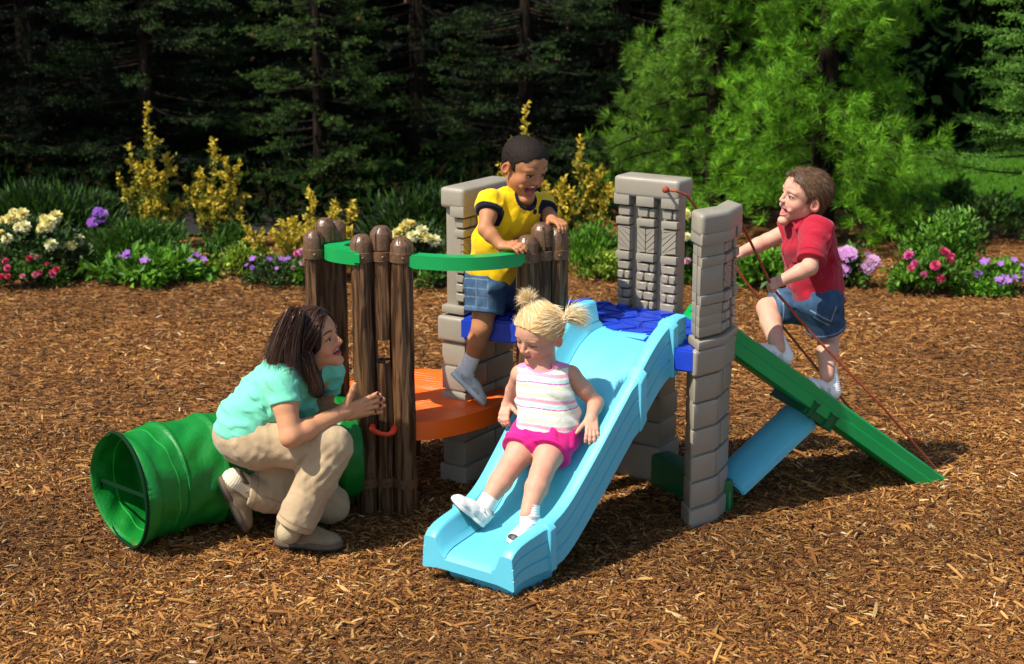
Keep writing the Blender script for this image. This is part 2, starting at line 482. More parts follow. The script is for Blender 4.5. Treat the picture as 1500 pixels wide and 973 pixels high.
# ---------------------------------------------------------------- slide
SD = np.array([-.590, -.807]); SD /= np.linalg.norm(SD); SR = np.array([-SD[1], SD[0]])
ST = np.array([.43, 5.72])
def bed_z(s):
    pts = [(-.10, .705), (.0, .705), (.08, .690), (.16, .645), (.55, .305), (.70, .185), (.78, .150), (.86, .136), (.96, .132), (1.01, .118), (1.03, .100)]
    xs, ys = zip(*pts)
    return float(np.interp(s, xs, ys))
def bed_zs(s): return sum(bed_z(s + d) for d in np.linspace(-.05, .05, 9)) / 9 if s < .97 else bed_z(s)
def sl(s, w, z): 
    q = ST + s * .955 * SD + w * SR; return (q[0], q[1], z)
def half_w(s): return float(np.interp(s, [-.1, .3, 1.03], [.225, .215, .185]))
M_SLIDE = M_SKY
def slide_mesh():
    bm = bmesh.new(); rings = []
    S_ = list(np.linspace(-.055, 1.0, 44)) + [1.015, 1.03]
    for s in S_:
        W = half_w(s); zb = bed_zs(s); 
        rh = float(np.interp(s, [-.1, .0, .12, .7, .84, .95, 1.03], [.095, .095, .085, .085, .085, .080, .072]))
        sk = float(np.interp(s, [-.1, .2, .75, .9, 1.03], [.10, .105, .085, .060, .045]))
        sw = .006 if (.015 < s < .055 or .25 < s < .30 or .80 < s < .84) else 0.
        h = rh + sk
        half = [(W * .30, zb), (W * .6, zb + .0005), (W - .088, zb + .004), (W - .066, zb + .022), (W - .052, zb + rh - .010), (W - .046, zb + rh - .002), (W - .040, zb + rh + sw),
                (W - .008, zb + rh + sw), (W + sw, zb + rh - .006), (W + .004 + sw, zb + rh - h * .28), (W - .001 + sw, zb + rh - h * .30), (W - .001 + sw, zb + rh - h * .33), (W + .005 + sw, zb + rh - h * .35),
                (W + .008 + sw, zb + rh - h * .62), (W + .002 + sw, zb + rh - h * .64), (W + .002 + sw, zb + rh - h * .67), (W + .008 + sw, zb + rh - h * .69), (W + .010 + sw, zb - sk + .004), (W + .004 + sw, zb - sk),
                (W - .02, zb - sk + .004), (W - .06, zb - .05 if s < .75 else zb - .035), (W * .3, zb - .045 if s < .75 else zb - .035)]
        ring = half[::-1] ; ring = [(-w, z) for w, z in half[::-1]]
        # order: left from underside up over to bed, then right bed out
        full = [(-w, z) for (w, z) in half[::-1]] + half
        rings.append([bm.verts.new(sl(s, w, z)) for w, z in full])
    for A, B in zip(rings[:-1], rings[1:]):
        n = len(A)
        for k in range(n): bm.faces.new((A[k], A[(k + 1) % n], B[(k + 1) % n], B[k]))
    bm.faces.new(rings[0]); bm.faces.new(rings[-1][::-1])
    return bm
slide = link('slide', bm_mesh('slide', slide_mesh(), 42), M_SLIDE, play)
# bands over the rails
def band(s0, s1, swell):
    for sg in (-1, 1):
        bm = bmesh.new(); R_ = []
        for s in np.linspace(s0, s1, 4):
            W = half_w(s); zb = bed_zs(s); rh = float(np.interp(s, [-.1, .0, .12, .84, 1.03], [.095, .095, .085, .085, .072]))
            sk = float(np.interp(s, [-.1, .2, .75, .9, 1.03], [.10, .105, .085, .060, .045]))
            pr = [(W - .055, zb + .05), (W - .048, zb + rh + swell), (W - .004, zb + rh + swell), (W + .012 + swell, zb + rh - .01), (W + .016 + swell, zb - sk), (W - .01, zb - sk - .004)]
            R_.append([bm.verts.new(sl(s, sg * w, z)) for w, z in pr])
        for A, B in zip(R_[:-1], R_[1:]):
            for k in range(len(A) - 1): bm.faces.new((A[k], A[k + 1], B[k + 1], B[k]))
        for E_ in (R_[0], R_[-1]): bm.faces.new(E_)
        bmesh.ops.bevel(bm, geom=bm.edges[:], offset=.002, segments=1, affect='EDGES')
        link('band', bm_mesh('band', bm, 35), M_SLIDE, slide)
band(.03, .065, .007); band(.245, .285, .007); band(.80, .835, .006)
# foot under the lip
bm = bmesh.new()
lo = [sl(.76, -.14, -.02), sl(.76, .16, -.02), sl(1.0, .175, -.02), sl(.95, -.13, -.02)]
hi = [sl(.70, -.15, .15), sl(.70, .175, .15), sl(1.01, .182, .09), sl(.97, -.15, .09)]
a = [bm.verts.new(p) for p in lo]; c = [bm.verts.new(p) for p in hi]
bm.faces.new(a); bm.faces.new(c)
for k in range(4): bm.faces.new((a[k], a[(k + 1) % 4], c[(k + 1) % 4], c[k]))
bmesh.ops.bevel(bm, geom=bm.edges[:], offset=.008, segments=2, affect='EDGES')
link('foot', bm_mesh('foot', bm, 40), M_SLIDE, slide)

# ---------------------------------------------------------------- ramp
RA = np.array([.745, 5.885, .715]); RB = np.array([1.695, 6.215, -.02])
rd = RB - RA; RL = np.linalg.norm(rd); rd /= RL
rs = np.cross(rd, (0, 0, 1)); rs /= np.linalg.norm(rs)               # towards the viewer side
rn = np.cross(rs, rd)
def rp(s, w, h): return tuple(RA + rd * s + rs * w + rn * h)
bm = bmesh.new(); W = .175
prof = [(-W, -.050), (-W, .030), (-W + .012, .038), (-W + .03, .038), (-W + .036, .004), (W - .036, .004), (W - .03, .038), (W - .012, .038), (W, .030), (W, -.004), (W + .012, -.010), (W + .013, -.050), (W, -.058)]
rings = [[bm.verts.new(rp(s, w, h)) for w, h in prof] for s in np.linspace(0, RL, 10)]
for A, B in zip(rings[:-1], rings[1:]):
    n = len(A)
    for k in range(n): bm.faces.new((A[k], A[(k + 1) % n], B[(k + 1) % n], B[k]))
bm.faces.new(rings[0]); bm.faces.new(rings[-1][::-1])
bmesh.ops.bevel(bm, geom=[e for e in bm.edges if e.calc_face_angle(0) > .5], offset=.003, segments=1, affect='EDGES')
ramp = link('climbing_ramp', bm_mesh('climbing_ramp', bm, 40), M_GREEN, play)
for k in range(7):                                                         # treads across
    bm = bmesh.new(); s = .16 + k * .145
    t = bmesh.new(); bmesh.ops.create_cube(t, size=1)
    for v in t.verts: v.co = Vector(rp(s + v.co.x * .03, v.co.y * (2 * W - .09), .004 + (v.co.z + .5) * .012))
    add_bm(bm, t)
    link('tread', bm_mesh('tread', bm, 40), M_GREEN, ramp)
# bracket and strut
bm = bmesh.new()
def obox(bm, c, X, Y, Z, h, bev=.004):
    t = bmesh.new(); bmesh.ops.create_cube(t, size=2)
    X, Y, Z = [Vector(q).normalized() for q in (X, Y, Z)]
    for v in t.verts: v.co = Vector(c) + X * v.co.x * h[0] + Y * v.co.y * h[1] + Z * v.co.z * h[2]
    bmesh.ops.bevel(t, geom=t.edges[:], offset=bev, segments=2, affect='EDGES'); add_bm(bm, t)
bs = .56
obox(bm, rp(bs, .05, -.058), rd, rs, rn, (.075, .13, .022))
obox(bm, rp(bs + .05, .17, -.05), rd, rs, rn, (.02, .02, .03)); obox(bm, rp(bs - .05, .17, -.05), rd, rs, rn, (.012, .02, .03))
link('bracket', bm_mesh('bracket', bm, 40), M_DKGREEN, ramp)
p0 = np.array([.84, 5.80, .085]); p1 = np.array(rp(bs, .06, -.085))
d = p1 - p0; d /= np.linalg.norm(d); sY = np.cross(d, (0, 0, 1)); sY /= np.linalg.norm(sY); sZ = np.cross(sY, d)
bm = bmesh.new()
prof = [(-.08, -.03), (-.08, .022), (-.06, .032), (.01, .032), (.085, -.004), (.085, -.042)]
rings = [[bm.verts.new(tuple(p + sY * y + sZ * z)) for y, z in prof] for p in (p0, p1)]
for k in range(len(prof)): bm.faces.new((rings[0][k], rings[0][(k + 1) % 6], rings[1][(k + 1) % 6], rings[1][k]))
bm.faces.new(rings[0]); bm.faces.new(rings[1][::-1])
bmesh.ops.bevel(bm, geom=bm.edges[:], offset=.006, segments=2, affect='EDGES')
link('ramp_strut', bm_mesh('ramp_strut', bm, 40), M_SKY, play)
# base board between rear and right panels
bm = bmesh.new(); rbox(bm, (0, -.05, -.03), (.42, .05, .13), .02, xf=panel_xf((.60, 6.05), (.48, -.80)))
link('base_board', bm_mesh('base_board', bm, 40), M_DKGREEN, play)
bm = bmesh.new(); rbox(bm, (.79, 5.70, -.03), (.845, 5.76, .09), .015)
link('base_peg', bm_mesh('base_peg', bm, 40), M_GREEN, play)
# ================================================================ SIGNED-DISTANCE BODIES
def nrm(v): v = np.asarray(v, float); return v / np.linalg.norm(v)
class Nd:
    __slots__ = ('f', 'lo', 'hi')
    def __init__(s, f, lo, hi): s.f = f; s.lo = np.asarray(lo, float); s.hi = np.asarray(hi, float)
def cap(a, b, ra, rb=None):
    a = np.asarray(a, float); b = np.asarray(b, float); rb = ra if rb is None else rb
    ab = b - a; L2 = max(ab @ ab, 1e-12); m = max(ra, rb)
    def f(P):
        t = np.clip(((P - a) @ ab) / L2, 0, 1)
        q = P - a - t[:, None] * ab
        return np.sqrt((q * q).sum(1)) - (ra + t * (rb - ra))
    return Nd(f, np.minimum(a, b) - m, np.maximum(a, b) + m)
def ell(c, r, R_=None):
    c = np.asarray(c, float); r = np.asarray(r, float); R_ = np.eye(3) if R_ is None else np.asarray(R_, float)
    ext = np.sqrt(((R_ * r[:, None]) ** 2).sum(0))
    def f(P):
        q = (P - c) @ R_.T
        k0 = np.sqrt(((q / r) ** 2).sum(1)); k1 = np.sqrt(((q / r ** 2) ** 2).sum(1)) + 1e-9
        return np.where(k0 < .25, (k0 - 1) * r.min(), k0 * (k0 - 1) / k1)
    return Nd(f, c - ext, c + ext)
def rbx(c, h, R_, rad):
    c = np.asarray(c, float); h = np.asarray(h, float) - rad; R_ = np.asarray(R_, float)
    ext = (np.abs(R_) * (h + rad)[:, None]).sum(0)
    def f(P):
        q = np.abs((P - c) @ R_.T) - h
        return np.sqrt((np.maximum(q, 0) ** 2).sum(1)) + np.minimum(q.max(1), 0) - rad
    return Nd(f, c - ext, c + ext)
def half(p, n):
    p = np.asarray(p, float); n = nrm(n)
    return Nd(lambda P: (P - p) @ n, [-9] * 3, [9] * 3)
def smin(a, b, k):
    if k <= 0: return np.minimum(a, b)
    h = np.maximum(k - np.abs(a - b), 0) / k
    return np.minimum(a, b) - h * h * k * .25
def U(ns, k=.01):
    ns = [n for n in ns]; lo = np.min([n.lo for n in ns], 0); hi = np.max([n.hi for n in ns], 0)
    def f(P):
        pl = P.min(0) - k - .03; ph = P.max(0) + k + .03
        d = None
        for n in ns:
            if (n.lo > ph).any() or (n.hi < pl).any(): continue
            e = n.f(P)
            d = e if d is None else smin(d, e, k)
        return np.full(len(P), .2) if d is None else d
    return Nd(f, lo, hi)
def I(a, *bs, k=.003):
    def f(P):
        d = a.f(P)
        for b in bs: d = -smin(-d, -b.f(P), k)
        return d
    return Nd(f, a.lo, a.hi)
def S(a, *bs, k=.003):
    def f(P):
        d = a.f(P)
        for b in bs: d = -smin(-d, b.f(P), k)
        return d
    return Nd(f, a.lo, a.hi)
def disp(a, fn, m=.01):
    return Nd(lambda P: a.f(P) + fn(P), a.lo - m, a.hi + m)
def chain(ps, rs, k=.01): return U([cap(ps[i], ps[i + 1], rs[i], rs[i + 1]) for i in range(len(ps) - 1)], k)
def wr(A, s, seed=0, axis=None):
    """cloth folds: warped travelling waves"""
    r = np.random.default_rng(seed)
    K = [nrm(r.normal(size=3)) * s * (.6 + .8 * r.random()) for _ in range(4)]
    if axis is not None: K = [nrm(np.asarray(axis) + .45 * r.normal(size=3)) * s * (.6 + .8 * r.random()) for _ in range(4)]
    W_ = [nrm(r.normal(size=3)) * s * .5 for _ in range(4)]; ph = r.random(8) * 6.3
    def f(P):
        d = 0
        for i in range(4):
            d = d + np.sin(P @ K[i] + ph[i] + 1.7 * np.sin(P @ W_[i] + ph[4 + i]))
        return A * d * .5 - A * .35 * np.abs(d)
    return f

def fade(fn, hems):
    """keep hems clean: cloth folds die out at (point, axis, radius)"""
    def f(P):
        m = np.ones(len(P))
        for p, d, rad in hems:
            q = P - p; t = q @ d; w_ = np.clip(np.abs(t) / .028, .12, 1)
            m = np.where((q * q).sum(1) - t * t < rad * rad, np.minimum(m, np.where(np.abs(t) < .06, w_, 1)), m)
        return fn(P) * m
    return f
def surf(node, h, B=14):
    """surface nets over sparse blocks"""
    lo = node.lo - 3 * h; hi = node.hi + 3 * h
    n = np.ceil((hi - lo) / h).astype(int); nb = np.ceil(n / B).astype(int); dim = nb * B + 2
    g = np.stack(np.meshgrid(*[np.arange(k) for k in nb], indexing='ij'), -1).reshape(-1, 3)
    cen = lo + (g + .5) * B * h
    d = node.f(cen)
    g = g[np.abs(d) < B * h * .87 * 1.7 + .006]
    l = np.arange(B + 1); lg = np.stack(np.meshgrid(l, l, l, indexing='ij'), -1).reshape(-1, 3)
    vk = []; vp = []; qs = []
    key = lambda c: (c[..., 0].astype(np.int64) * dim[1] + c[..., 1]) * dim[2] + c[..., 2]
    co = np.array([[0,0,0],[1,0,0],[0,1,0],[1,1,0],[0,0,1],[1,0,1],[0,1,1],[1,1,1]])
    ed = [(0,1),(2,3),(4,5),(6,7),(0,2),(1,3),(4,6),(5,7),(0,4),(1,5),(2,6),(3,7)]
    for b in g:
        base = b * B
        D = node.f(lo + (base + lg) * h).reshape(B + 1, B + 1, B + 1)
        if D.min() > 0 or D.max() < 0: continue
        cs = [D[x:B + x, y:B + y, z:B + z] for x, y, z in co]
        s = sum((c < 0).astype(np.int8) for c in cs)
        idx = np.argwhere((s > 0) & (s < 8))
        if len(idx) == 0: continue
        cv = np.stack([c[idx[:, 0], idx[:, 1], idx[:, 2]] for c in cs], 1)
        acc = np.zeros((len(idx), 3)); cnt = np.zeros(len(idx))
        for a, e in ed:
            da, de = cv[:, a], cv[:, e]; m = (da < 0) != (de < 0)
            t = np.where(m, da / np.where(m, da - de, 1), 0)
            acc += np.where(m[:, None], co[a] + t[:, None] * (co[e] - co[a]), 0); cnt += m
        vk.append(key(base + idx)); vp.append(lo + (base + idx + acc / cnt[:, None]) * h)
        neg = D < 0
        for ax in range(3):
            sl0 = [slice(0, B)] * 3; sl1 = [slice(0, B)] * 3; sl1[ax] = slice(1, B + 1)
            A0 = neg[tuple(sl0)]; A1 = neg[tuple(sl1)]
            e = np.argwhere(A0 != A1)
            if len(e) == 0: continue
            flip = A0[e[:, 0], e[:, 1], e[:, 2]]
            u, w_ = [(1, 2), (2, 0), (0, 1)][ax]
            c = base + e; du = np.zeros(3, int); du[u] = 1; dw = np.zeros(3, int); dw[w_] = 1
            q = np.stack([key(c - du - dw), key(c - dw), key(c), key(c - du)], 1)
            q[~flip] = q[~flip][:, ::-1]
            qs.append(q)
    vk = np.concatenate(vk); vp = np.concatenate(vp); qs = np.concatenate(qs)
    o = np.argsort(vk); vk = vk[o]; vp = vp[o]
    p = np.searchsorted(vk, qs); p[p >= len(vk)] = 0
    ok = (vk[p] == qs).all(1)
    return vp, p[ok].astype(np.int32)

def sdf_obj(name, node, h, m, parent, color=None, label=None):
    V, Q = surf(node, h)
    c = color(V) if color else None
    me = np_mesh(name, V, Q, c)
    o = link(name, me, m, parent)
    if label: o['label'] = label
    return o

def soft(x, a, b): 
    t = np.clip((x - a) / (b - a), 0, 1); return t * t * (3 - 2 * t)
def mixc(c, col, w): return c + (np.asarray(col) - c) * np.clip(w, 0, 1)[:, None]

# ---------------------------------------------------------------- head
class Head:
    def __init__(s, ear_to, f, u, hh, skin, mouth, brow, iris, lip, lid=1.0, mouth_u=-.27, fat=1.0, nose=1.0, browk=.8, browh=.10, smile=.30, tee=.22):
        s.f = nrm(f); u = np.asarray(u, float); s.u = nrm(u - s.f * (u @ s.f)); s.l = np.cross(s.u, s.f)
        s.R = np.stack([s.f, s.l, s.u]); s.h = hh; s.o = np.asarray(ear_to, float)
        s.skin = np.array(skin); s.mouth = mouth; s.brow = brow; s.iris = iris; s.lip = lip; s.lid = lid; s.mu = mouth_u; s.fat = fat; s.nose = nose; s.browh = browh; s.browk = browk; s.smile = smile; s.tee = tee
    def p(s, f, l, u): return s.o + (s.f * f + s.l * l + s.u * u) * s.h
    def q(s, P): return ((P - s.o) @ s.R.T) / s.h
    def E(s, c, r, R2=None):
        return ell(s.p(*c), np.array(r) * s.h, s.R if R2 is None else R2 @ s.R)
    def rot(s, ax, deg):
        return np.array(Matrix.Rotation(R(deg), 3, ax)).T
    def cranium(s, d=0.):
        return U([s.E((-.07, 0, .13), (.435 + d, .365 + d, .375 + d)), s.E((.06, 0, .12), (.335 + d, .325 + d, .345 + d))], .05 * s.h)
    def nodes(s):
        h = s.h; a, b = s.mouth  # half width, half height of the open mouth
        dr = .55 * max(b - .035, 0); s.dr = dr
        N = [s.cranium(), s.E((.10, 0, -.16 - dr * .5), (.27, .262 * s.fat, .30 + dr * .4)), s.E((.235 - dr * .3, 0, -.385 - dr), (.10, .11, .085)), s.E((.02, 0, -.24), (.22, .27 * s.fat, .20))]
        for g in (-1, 1):
            N.append(s.E((.205, g * .165, -.15), (.125, .115 * s.fat, .115)))
            N.append(s.E((.295, g * .13, .075), (.07, .11, .04)))
        skull = U(N, .075 * h)
        sock = [s.E((.40, g * .155, -.008), (.085, .085, .055)) for g in (-1, 1)]
        skull = S(skull, *sock, k=.06 * h)
        n2 = [skull]
        for g in (-1, 1): n2.append(s.E((.272, g * .15, -.012), (.085, .085, .075)))
        n2.append(cap(s.p(.365, 0, .01), s.p(.405 + .025 * s.nose, 0, -.125), .034 * h, .044 * h * s.nose))
        for g in (-1, 1): n2.append(s.E((.385, g * .055 * s.nose, -.14), (.045, .034, .034)))
        # lips
        mu = s.mu
        for g in (-1, 1):
            cu = mu + .02 + s.smile * a; cf = .335 - .9 * a * a
            n2.append(chain([s.p(.362, 0, mu + .02 + b + .006), s.p(.356 - .2 * a, g * a * .55, mu + .02 + b * .80 + .15 * s.smile * a), s.p(cf - .01, g * a * 1.03, cu)], [.019 * h, .017 * h, .010 * h], .01 * h))
            n2.append(chain([s.p(.350 - s.dr * .2, 0, mu + .02 - b - .010), s.p(.344 - .2 * a - s.dr * .2, g * a * .55, mu + .02 - b * .82 + .10 * s.smile * a), s.p(cf - .01, g * a * 1.03, cu)], [.025 * h, .022 * h, .010 * h], .01 * h))
            n2.append(s.E((cf - .035, g * (a + .055), cu + .01), (.05, .045, .05)))
        n2.append(s.E((.27, 0, mu - .10 - b), (.11, .11, .09)))
        body = U(n2, .028 * h)
        if b > .012:
            cv_ = s.E((.37, 0, mu + .02 + .5 * s.smile * a * .35), (.19, a, b))
            body = S(body, cv_, k=.012 * h)
        out = [body]
        if b > .03:
            out.append(s.E((.272, 0, mu + .02 + b * .68), (.074, a * .90, b * (.36 if s.tee > 0 else .62))))
            out.append(s.E((.24, 0, mu - b * .55), (.09, a * .62, b * .40)))
        # ears
        for g in (-1, 1):
            Re = s.rot('Z', -g * 22) @ s.rot('Y', 12)
            ear = s.E((-.075, g * .375, -.075), (.085, .034, .125), Re)
            ear = S(ear, s.E((-.062, g * .405, -.055), (.050, .030, .080), Re), s.E((-.05, g * .40, -.10), (.025, .03, .03), Re), k=.012 * h)
            out.append(ear)
        return U(out, .012 * h)
    def paint(s, P, c):
        q = s.q(P); f, l, u = q.T; near = (np.abs(q).max(1) < .75)
        m = near & (f > .12) & (u < .3)
        al = np.abs(l)
        ck = np.exp(-(((al - .19) / .10) ** 2 + ((u + .16) / .10) ** 2)) * (m & (f > .1))
        c = mixc(c, s.skin * np.array([1.1, .72, .70]), .55 * ck)
        ns = np.exp(-((l / .07) ** 2 + ((u + .14) / .06) ** 2)) * (m & (f > .38)); c = mixc(c, s.skin * np.array([1.05, .78, .75]), .5 * ns)
        ea = ((np.abs(l) > .36) & near & (np.abs(u + .07) < .15) & (np.abs(f + .07) < .11)); c = mixc(c, s.skin * np.array([1.05, .74, .68]), .6 * ea)
        # eyes
        dl = al - .152; de = u + .012
        ar = np.clip(1 - (dl / .078) ** 2, 0, 1)
        upb = (.034 * s.lid + .004) * ar - .012 * (1 - s.lid) ; lob = -.021 * ar * (1 if s.lid > .5 else 1.) - .010 * (1 - s.lid)
        ez = m & (f > .22) & (np.abs(dl) < .080)
        crease = ez & (np.abs(de - upb - .022) < .007); c[crease] = c[crease] * .72
        ins = ez & (de < upb) & (de > lob)
        c[ins] = (.56, .52, .48)
        gx, gz = s.gaze if hasattr(s, 'gaze') else (0, 0)
        sl_ = np.sign(l)
        rr = np.sqrt((dl - sl_ * gx) ** 2 + (de - .004 - gz) ** 2)
        c[ins & (rr < .038)] = s.iris; c[ins & (rr < .022)] = (.005, .005, .005)
        hl = ins & (np.sqrt((dl + .008) ** 2 + (de - .018) ** 2) < .007); c[hl] = (.8, .8, .8)
        lash = ez & (de >= upb - .004) & (de < upb + .009 + .010 * np.clip(dl / .08, 0, 1)); c[lash] = (.012, .007, .005)
        ll = ez & (np.abs(de - lob) < .006); c[ll] = c[ll] * .45
        # brows
        bt = (al - .065) / .185
        by = s.browh + .012 + .022 * np.sin(np.clip(bt, 0, 1) * 3.0)
        bw = m & (f > .15) & (bt > 0) & (bt < 1) & (np.abs(u - by) < .020 * (1.1 - .55 * bt))
        c = mixc(c, s.brow, s.browk * bw)
        # mouth
        a, b = s.mouth; mu = s.mu + s.smile * .8 * al * al / max(a, .01)
        du = u - mu - .02
        rr = (l / (a * 1.0)) ** 2 + (du / max(b, .012)) ** 2
        mm = m & (f > .10) & (np.abs(l) < a * 1.3)
        lipz = mm & ((l / (a * 1.10)) ** 2 + (du / (b + .034)) ** 2 < 1) & (f > .2)
        c = mixc(c, s.lip, .85 * lipz)
        inn = mm & (rr < .80) & (f < .352 - .30 * al)
        if b > .03:
            c[inn] = (.10, .012, .012)
            tee = inn & (du > b * s.tee) ; c[tee] = (.78, .76, .70)
            ton = inn & (du < -b * .25) & (np.abs(l) < a * .62); c[ton] = (.50, .10, .10)
        else:
            ln = mm & (np.abs(du) < .010) & (np.abs(l) < a); c[ln] = (.16, .03, .025)
        # nostrils
        nn = m & (np.abs(al - .040) < .016) & (np.abs(u + .168) < .012) & (f > .33); c[nn] = c[nn] * .3
        return c

def hand(W_, f, n, t, L, curls, spread=(.10, .03, -.04, -.12), thumb=(.65, .75, .25), tb=(0, 0), fat=1.0):
    """palm and five fingers. f finger direction, n the way the palm faces, t towards the thumb; curls = 4 x 3 joint angles (deg)"""
    f = nrm(f); n = np.asarray(n, float); n = nrm(n - f * (n @ f)); t_ = np.cross(n, f); t_ = t_ * np.sign(t_ @ np.asarray(t)); W_ = np.asarray(W_, float)
    Rm = np.stack([f, t_, n]); N = []; tips = []
    N.append(rbx(W_ + f * .27 * L, np.array([.26 * L, .205 * L, .075 * L * fat]), Rm, .07 * L))
    N.append(cap(W_ - f * .04 * L, W_ + f * .15 * L, .125 * L * fat, .12 * L))
    N.append(ell(W_ + f * .17 * L + t_ * .13 * L + n * .045 * L, np.array([.17, .09, .075]) * L, Rm))
    base = (.155, .053, -.05, -.148); ln = (.40, .45, .42, .33); rad = (.056, .058, .056, .049)
    for i in range(4):
        p = W_ + f * (.50 - .02 * (i == 3)) * L + t_ * base[i] * L; d = nrm(f + t_ * spread[i]); a = 0
        ax = d
        nn = n; pts = [p - d * .1 * L, p]; 
        for j, fr_ in enumerate((.46, .30, .24)):
            a += R(curls[i][j]); dd = d * math.cos(a) + nn * math.sin(a)
            p = p + dd * ln[i] * fr_ * L; pts.append(p)
        r_ = rad[i] * L * fat; N.append(chain(pts, [r_ * 1.0, r_, r_ * .95, r_ * .9, r_ * .76], .004))
        tips.append((pts[-1] - (d * math.sin(a) * 0) - (nn * math.cos(a) - d * math.sin(a)) * r_ * .6 - dd * r_ * .1, r_ * .85))
    p = W_ + f * .13 * L + t_ * .15 * L; d = nrm(f * thumb[0] + t_ * thumb[1] + n * thumb[2]); d2 = nrm(d + f * tb[0] + n * tb[1])
    p1 = p + d * .22 * L; p2 = p1 + d * .16 * L * .6 + d2 * .16 * L * .4; p3 = p2 + d2 * .13 * L
    N.append(chain([p, p1, p2, p3], [.085 * L * fat, .068 * L * fat, .062 * L * fat, .050 * L * fat], .006))
    tips.append((p3 - n * .02 * L, .05 * L))
    return U(N, .028 * L), tips

def shoe(heel, f, u, L, ankle=None, wide=1.0):
    """heel = point under the heel on the sole plane"""
    f = nrm(f); u = np.asarray(u, float); u = nrm(u - f * (u @ f)); s = np.cross(u, f); heel = np.asarray(heel, float); Rm = np.stack([f, s, u])
    q = lambda a, b, c: heel + (f * a + s * b + u * c) * L
    w = wide
    up = U([ell(q(.20, 0, .14), np.array([.205, .15 * w, .25]) * L, Rm), ell(q(.47, 0, .11), np.array([.34, .165 * w, .225]) * L, Rm), ell(q(.74, .005, .085), np.array([.25, .185 * w, .155]) * L, Rm),
            cap(q(.17, 0, .15), q(.15, 0, .36), .135 * L * w, .125 * L * w), cap(q(.30, 0, .22), q(.24, 0, .37), .10 * L * w, .09 * L * w)], .06 * L)
    up = I(up, half(q(0, 0, .03), -u), half(q(0, 0, .385), u * 1.0 - f * .18), k=.01 * L)
    sole = I(U([ell(q(.22, 0, .04), np.array([.235, .17 * w, .30]) * L, Rm), ell(q(.70, .005, .04), np.array([.31, .20 * w, .30]) * L, Rm), ell(q(.45, 0, .04), np.array([.3, .155 * w, .3]) * L, Rm)], .08 * L),
             half(q(0, 0, 0), -u), half(q(0, 0, .10), u - f * .02), k=.015 * L)
    return up, sole, q, Rm
def shoe_objs(parent, heel, f, u, L, cols, h, m, name='shoe', wide=1.0, laces=True, label=None):
    up, sole, q, Rm = shoe(heel, f, u, L, wide=wide)
    la = []
    if laces:
        for k in range(5):
            a = .34 + .085 * k; z = .325 - .040 * k - .008 * k
            la.append(cap(q(a, -.075, z - .008), q(a + .03, 0, z + .022), .013 * L)); la.append(cap(q(a + .03, 0, z + .022), q(a, .075, z - .008), .013 * L))
        for g in (-1, 1):
            lp = [q(.33, 0, .32), q(.36, g * .10, .37), q(.33, g * .17, .33), q(.37, g * .09, .31), q(.34, 0, .31)]
            la.append(chain(lp, [.010 * L] * 5, .002))
    heel = np.asarray(heel, float)
    def colr(P):
        z = ((P - heel) @ Rm.T) / L
        c = np.tile(np.array(cols['upper'], float), (len(P), 1))
        if 'panel' in cols:
            pn = (((z[:, 0] - .30) / .17) ** 2 + ((z[:, 2] - .18) / .085) ** 2 < 1) & (np.abs(z[:, 1]) > .085); c[pn] = cols['panel']
            pn = (((z[:, 0] - .62) / .10) ** 2 + ((z[:, 2] - .14) / .05) ** 2 < 1) & (np.abs(z[:, 1]) > .10); c[pn] = cols['panel']
        cl_ = (z[:, 2] > .365) & (z[:, 0] < .5); c[cl_] = c[cl_] * .55  # collar rim darkened in colour, a painted shade gap beside the sock
        if 'toe' in cols: c[(z[:, 0] > .88)] = cols['toe']
        st = (np.abs(z[:, 2] - .13) < .008); c[st] = c[st] * .8
        ar = np.abs(np.abs(z[:, 0] - .12 - z[:, 2] * .25) - .10) < .012; c[ar] = c[ar] * .8
        return c
    o = sdf_obj(name, up, h, m, parent, colr, label)
    sdf_obj('sole', sole, h, m, o, lambda P: np.where((((P - heel) @ Rm[2]) / L < .035)[:, None], np.array(cols['tread']), np.array(cols['sole'])))
    if la: sdf_obj('lace', U(la, .002), min(h, .0018), m, o, lambda P: np.tile(np.array(cols['lace'], float), (len(P), 1)))
    return q

def strands(name, roots, dirs, lens, width, col, m, parent, segs=3, gravity=0., curl=0., jit=.25, seed=0, taper=.15):
    """hair as thin tapering blades"""
    r = np.random.default_rng(seed); n = len(roots)
    d = dirs + r.normal(0, jit, dirs.shape); d /= np.linalg.norm(d, axis=1)[:, None]
    side = np.cross(d, r.normal(size=(n, 3))); side /= np.linalg.norm(side, axis=1)[:, None] + 1e-9
    V = []; p = roots.copy(); w = np.asarray(width) * np.ones(n)
    for k in range(segs + 1):
        t = k / segs; ww = w * (1 - (1 - taper) * t)
        V += [p - side * ww[:, None] / 2, p + side * ww[:, None] / 2]
        p = p + d * (lens / segs)[:, None]
        d = d + np.array([0, 0, -gravity]) / segs + side * (curl * r.normal(size=n))[:, None] / segs
        d /= np.linalg.norm(d, axis=1)[:, None]
    V = np.stack(V, 1).reshape(-1, 3); k2 = 2 * (segs + 1)
    q = np.array([[2 * k, 2 * k + 1, 2 * k + 3, 2 * k + 2] for k in range(segs)])
    Fq = (q[None] + (np.arange(n) * k2)[:, None, None]).reshape(-1, 4)
    c = np.repeat(col, k2, 0) if np.ndim(col) == 2 else np.tile(col, (n * k2, 1))
    return link(name, np_mesh(name, V, Fq, c), m, parent)
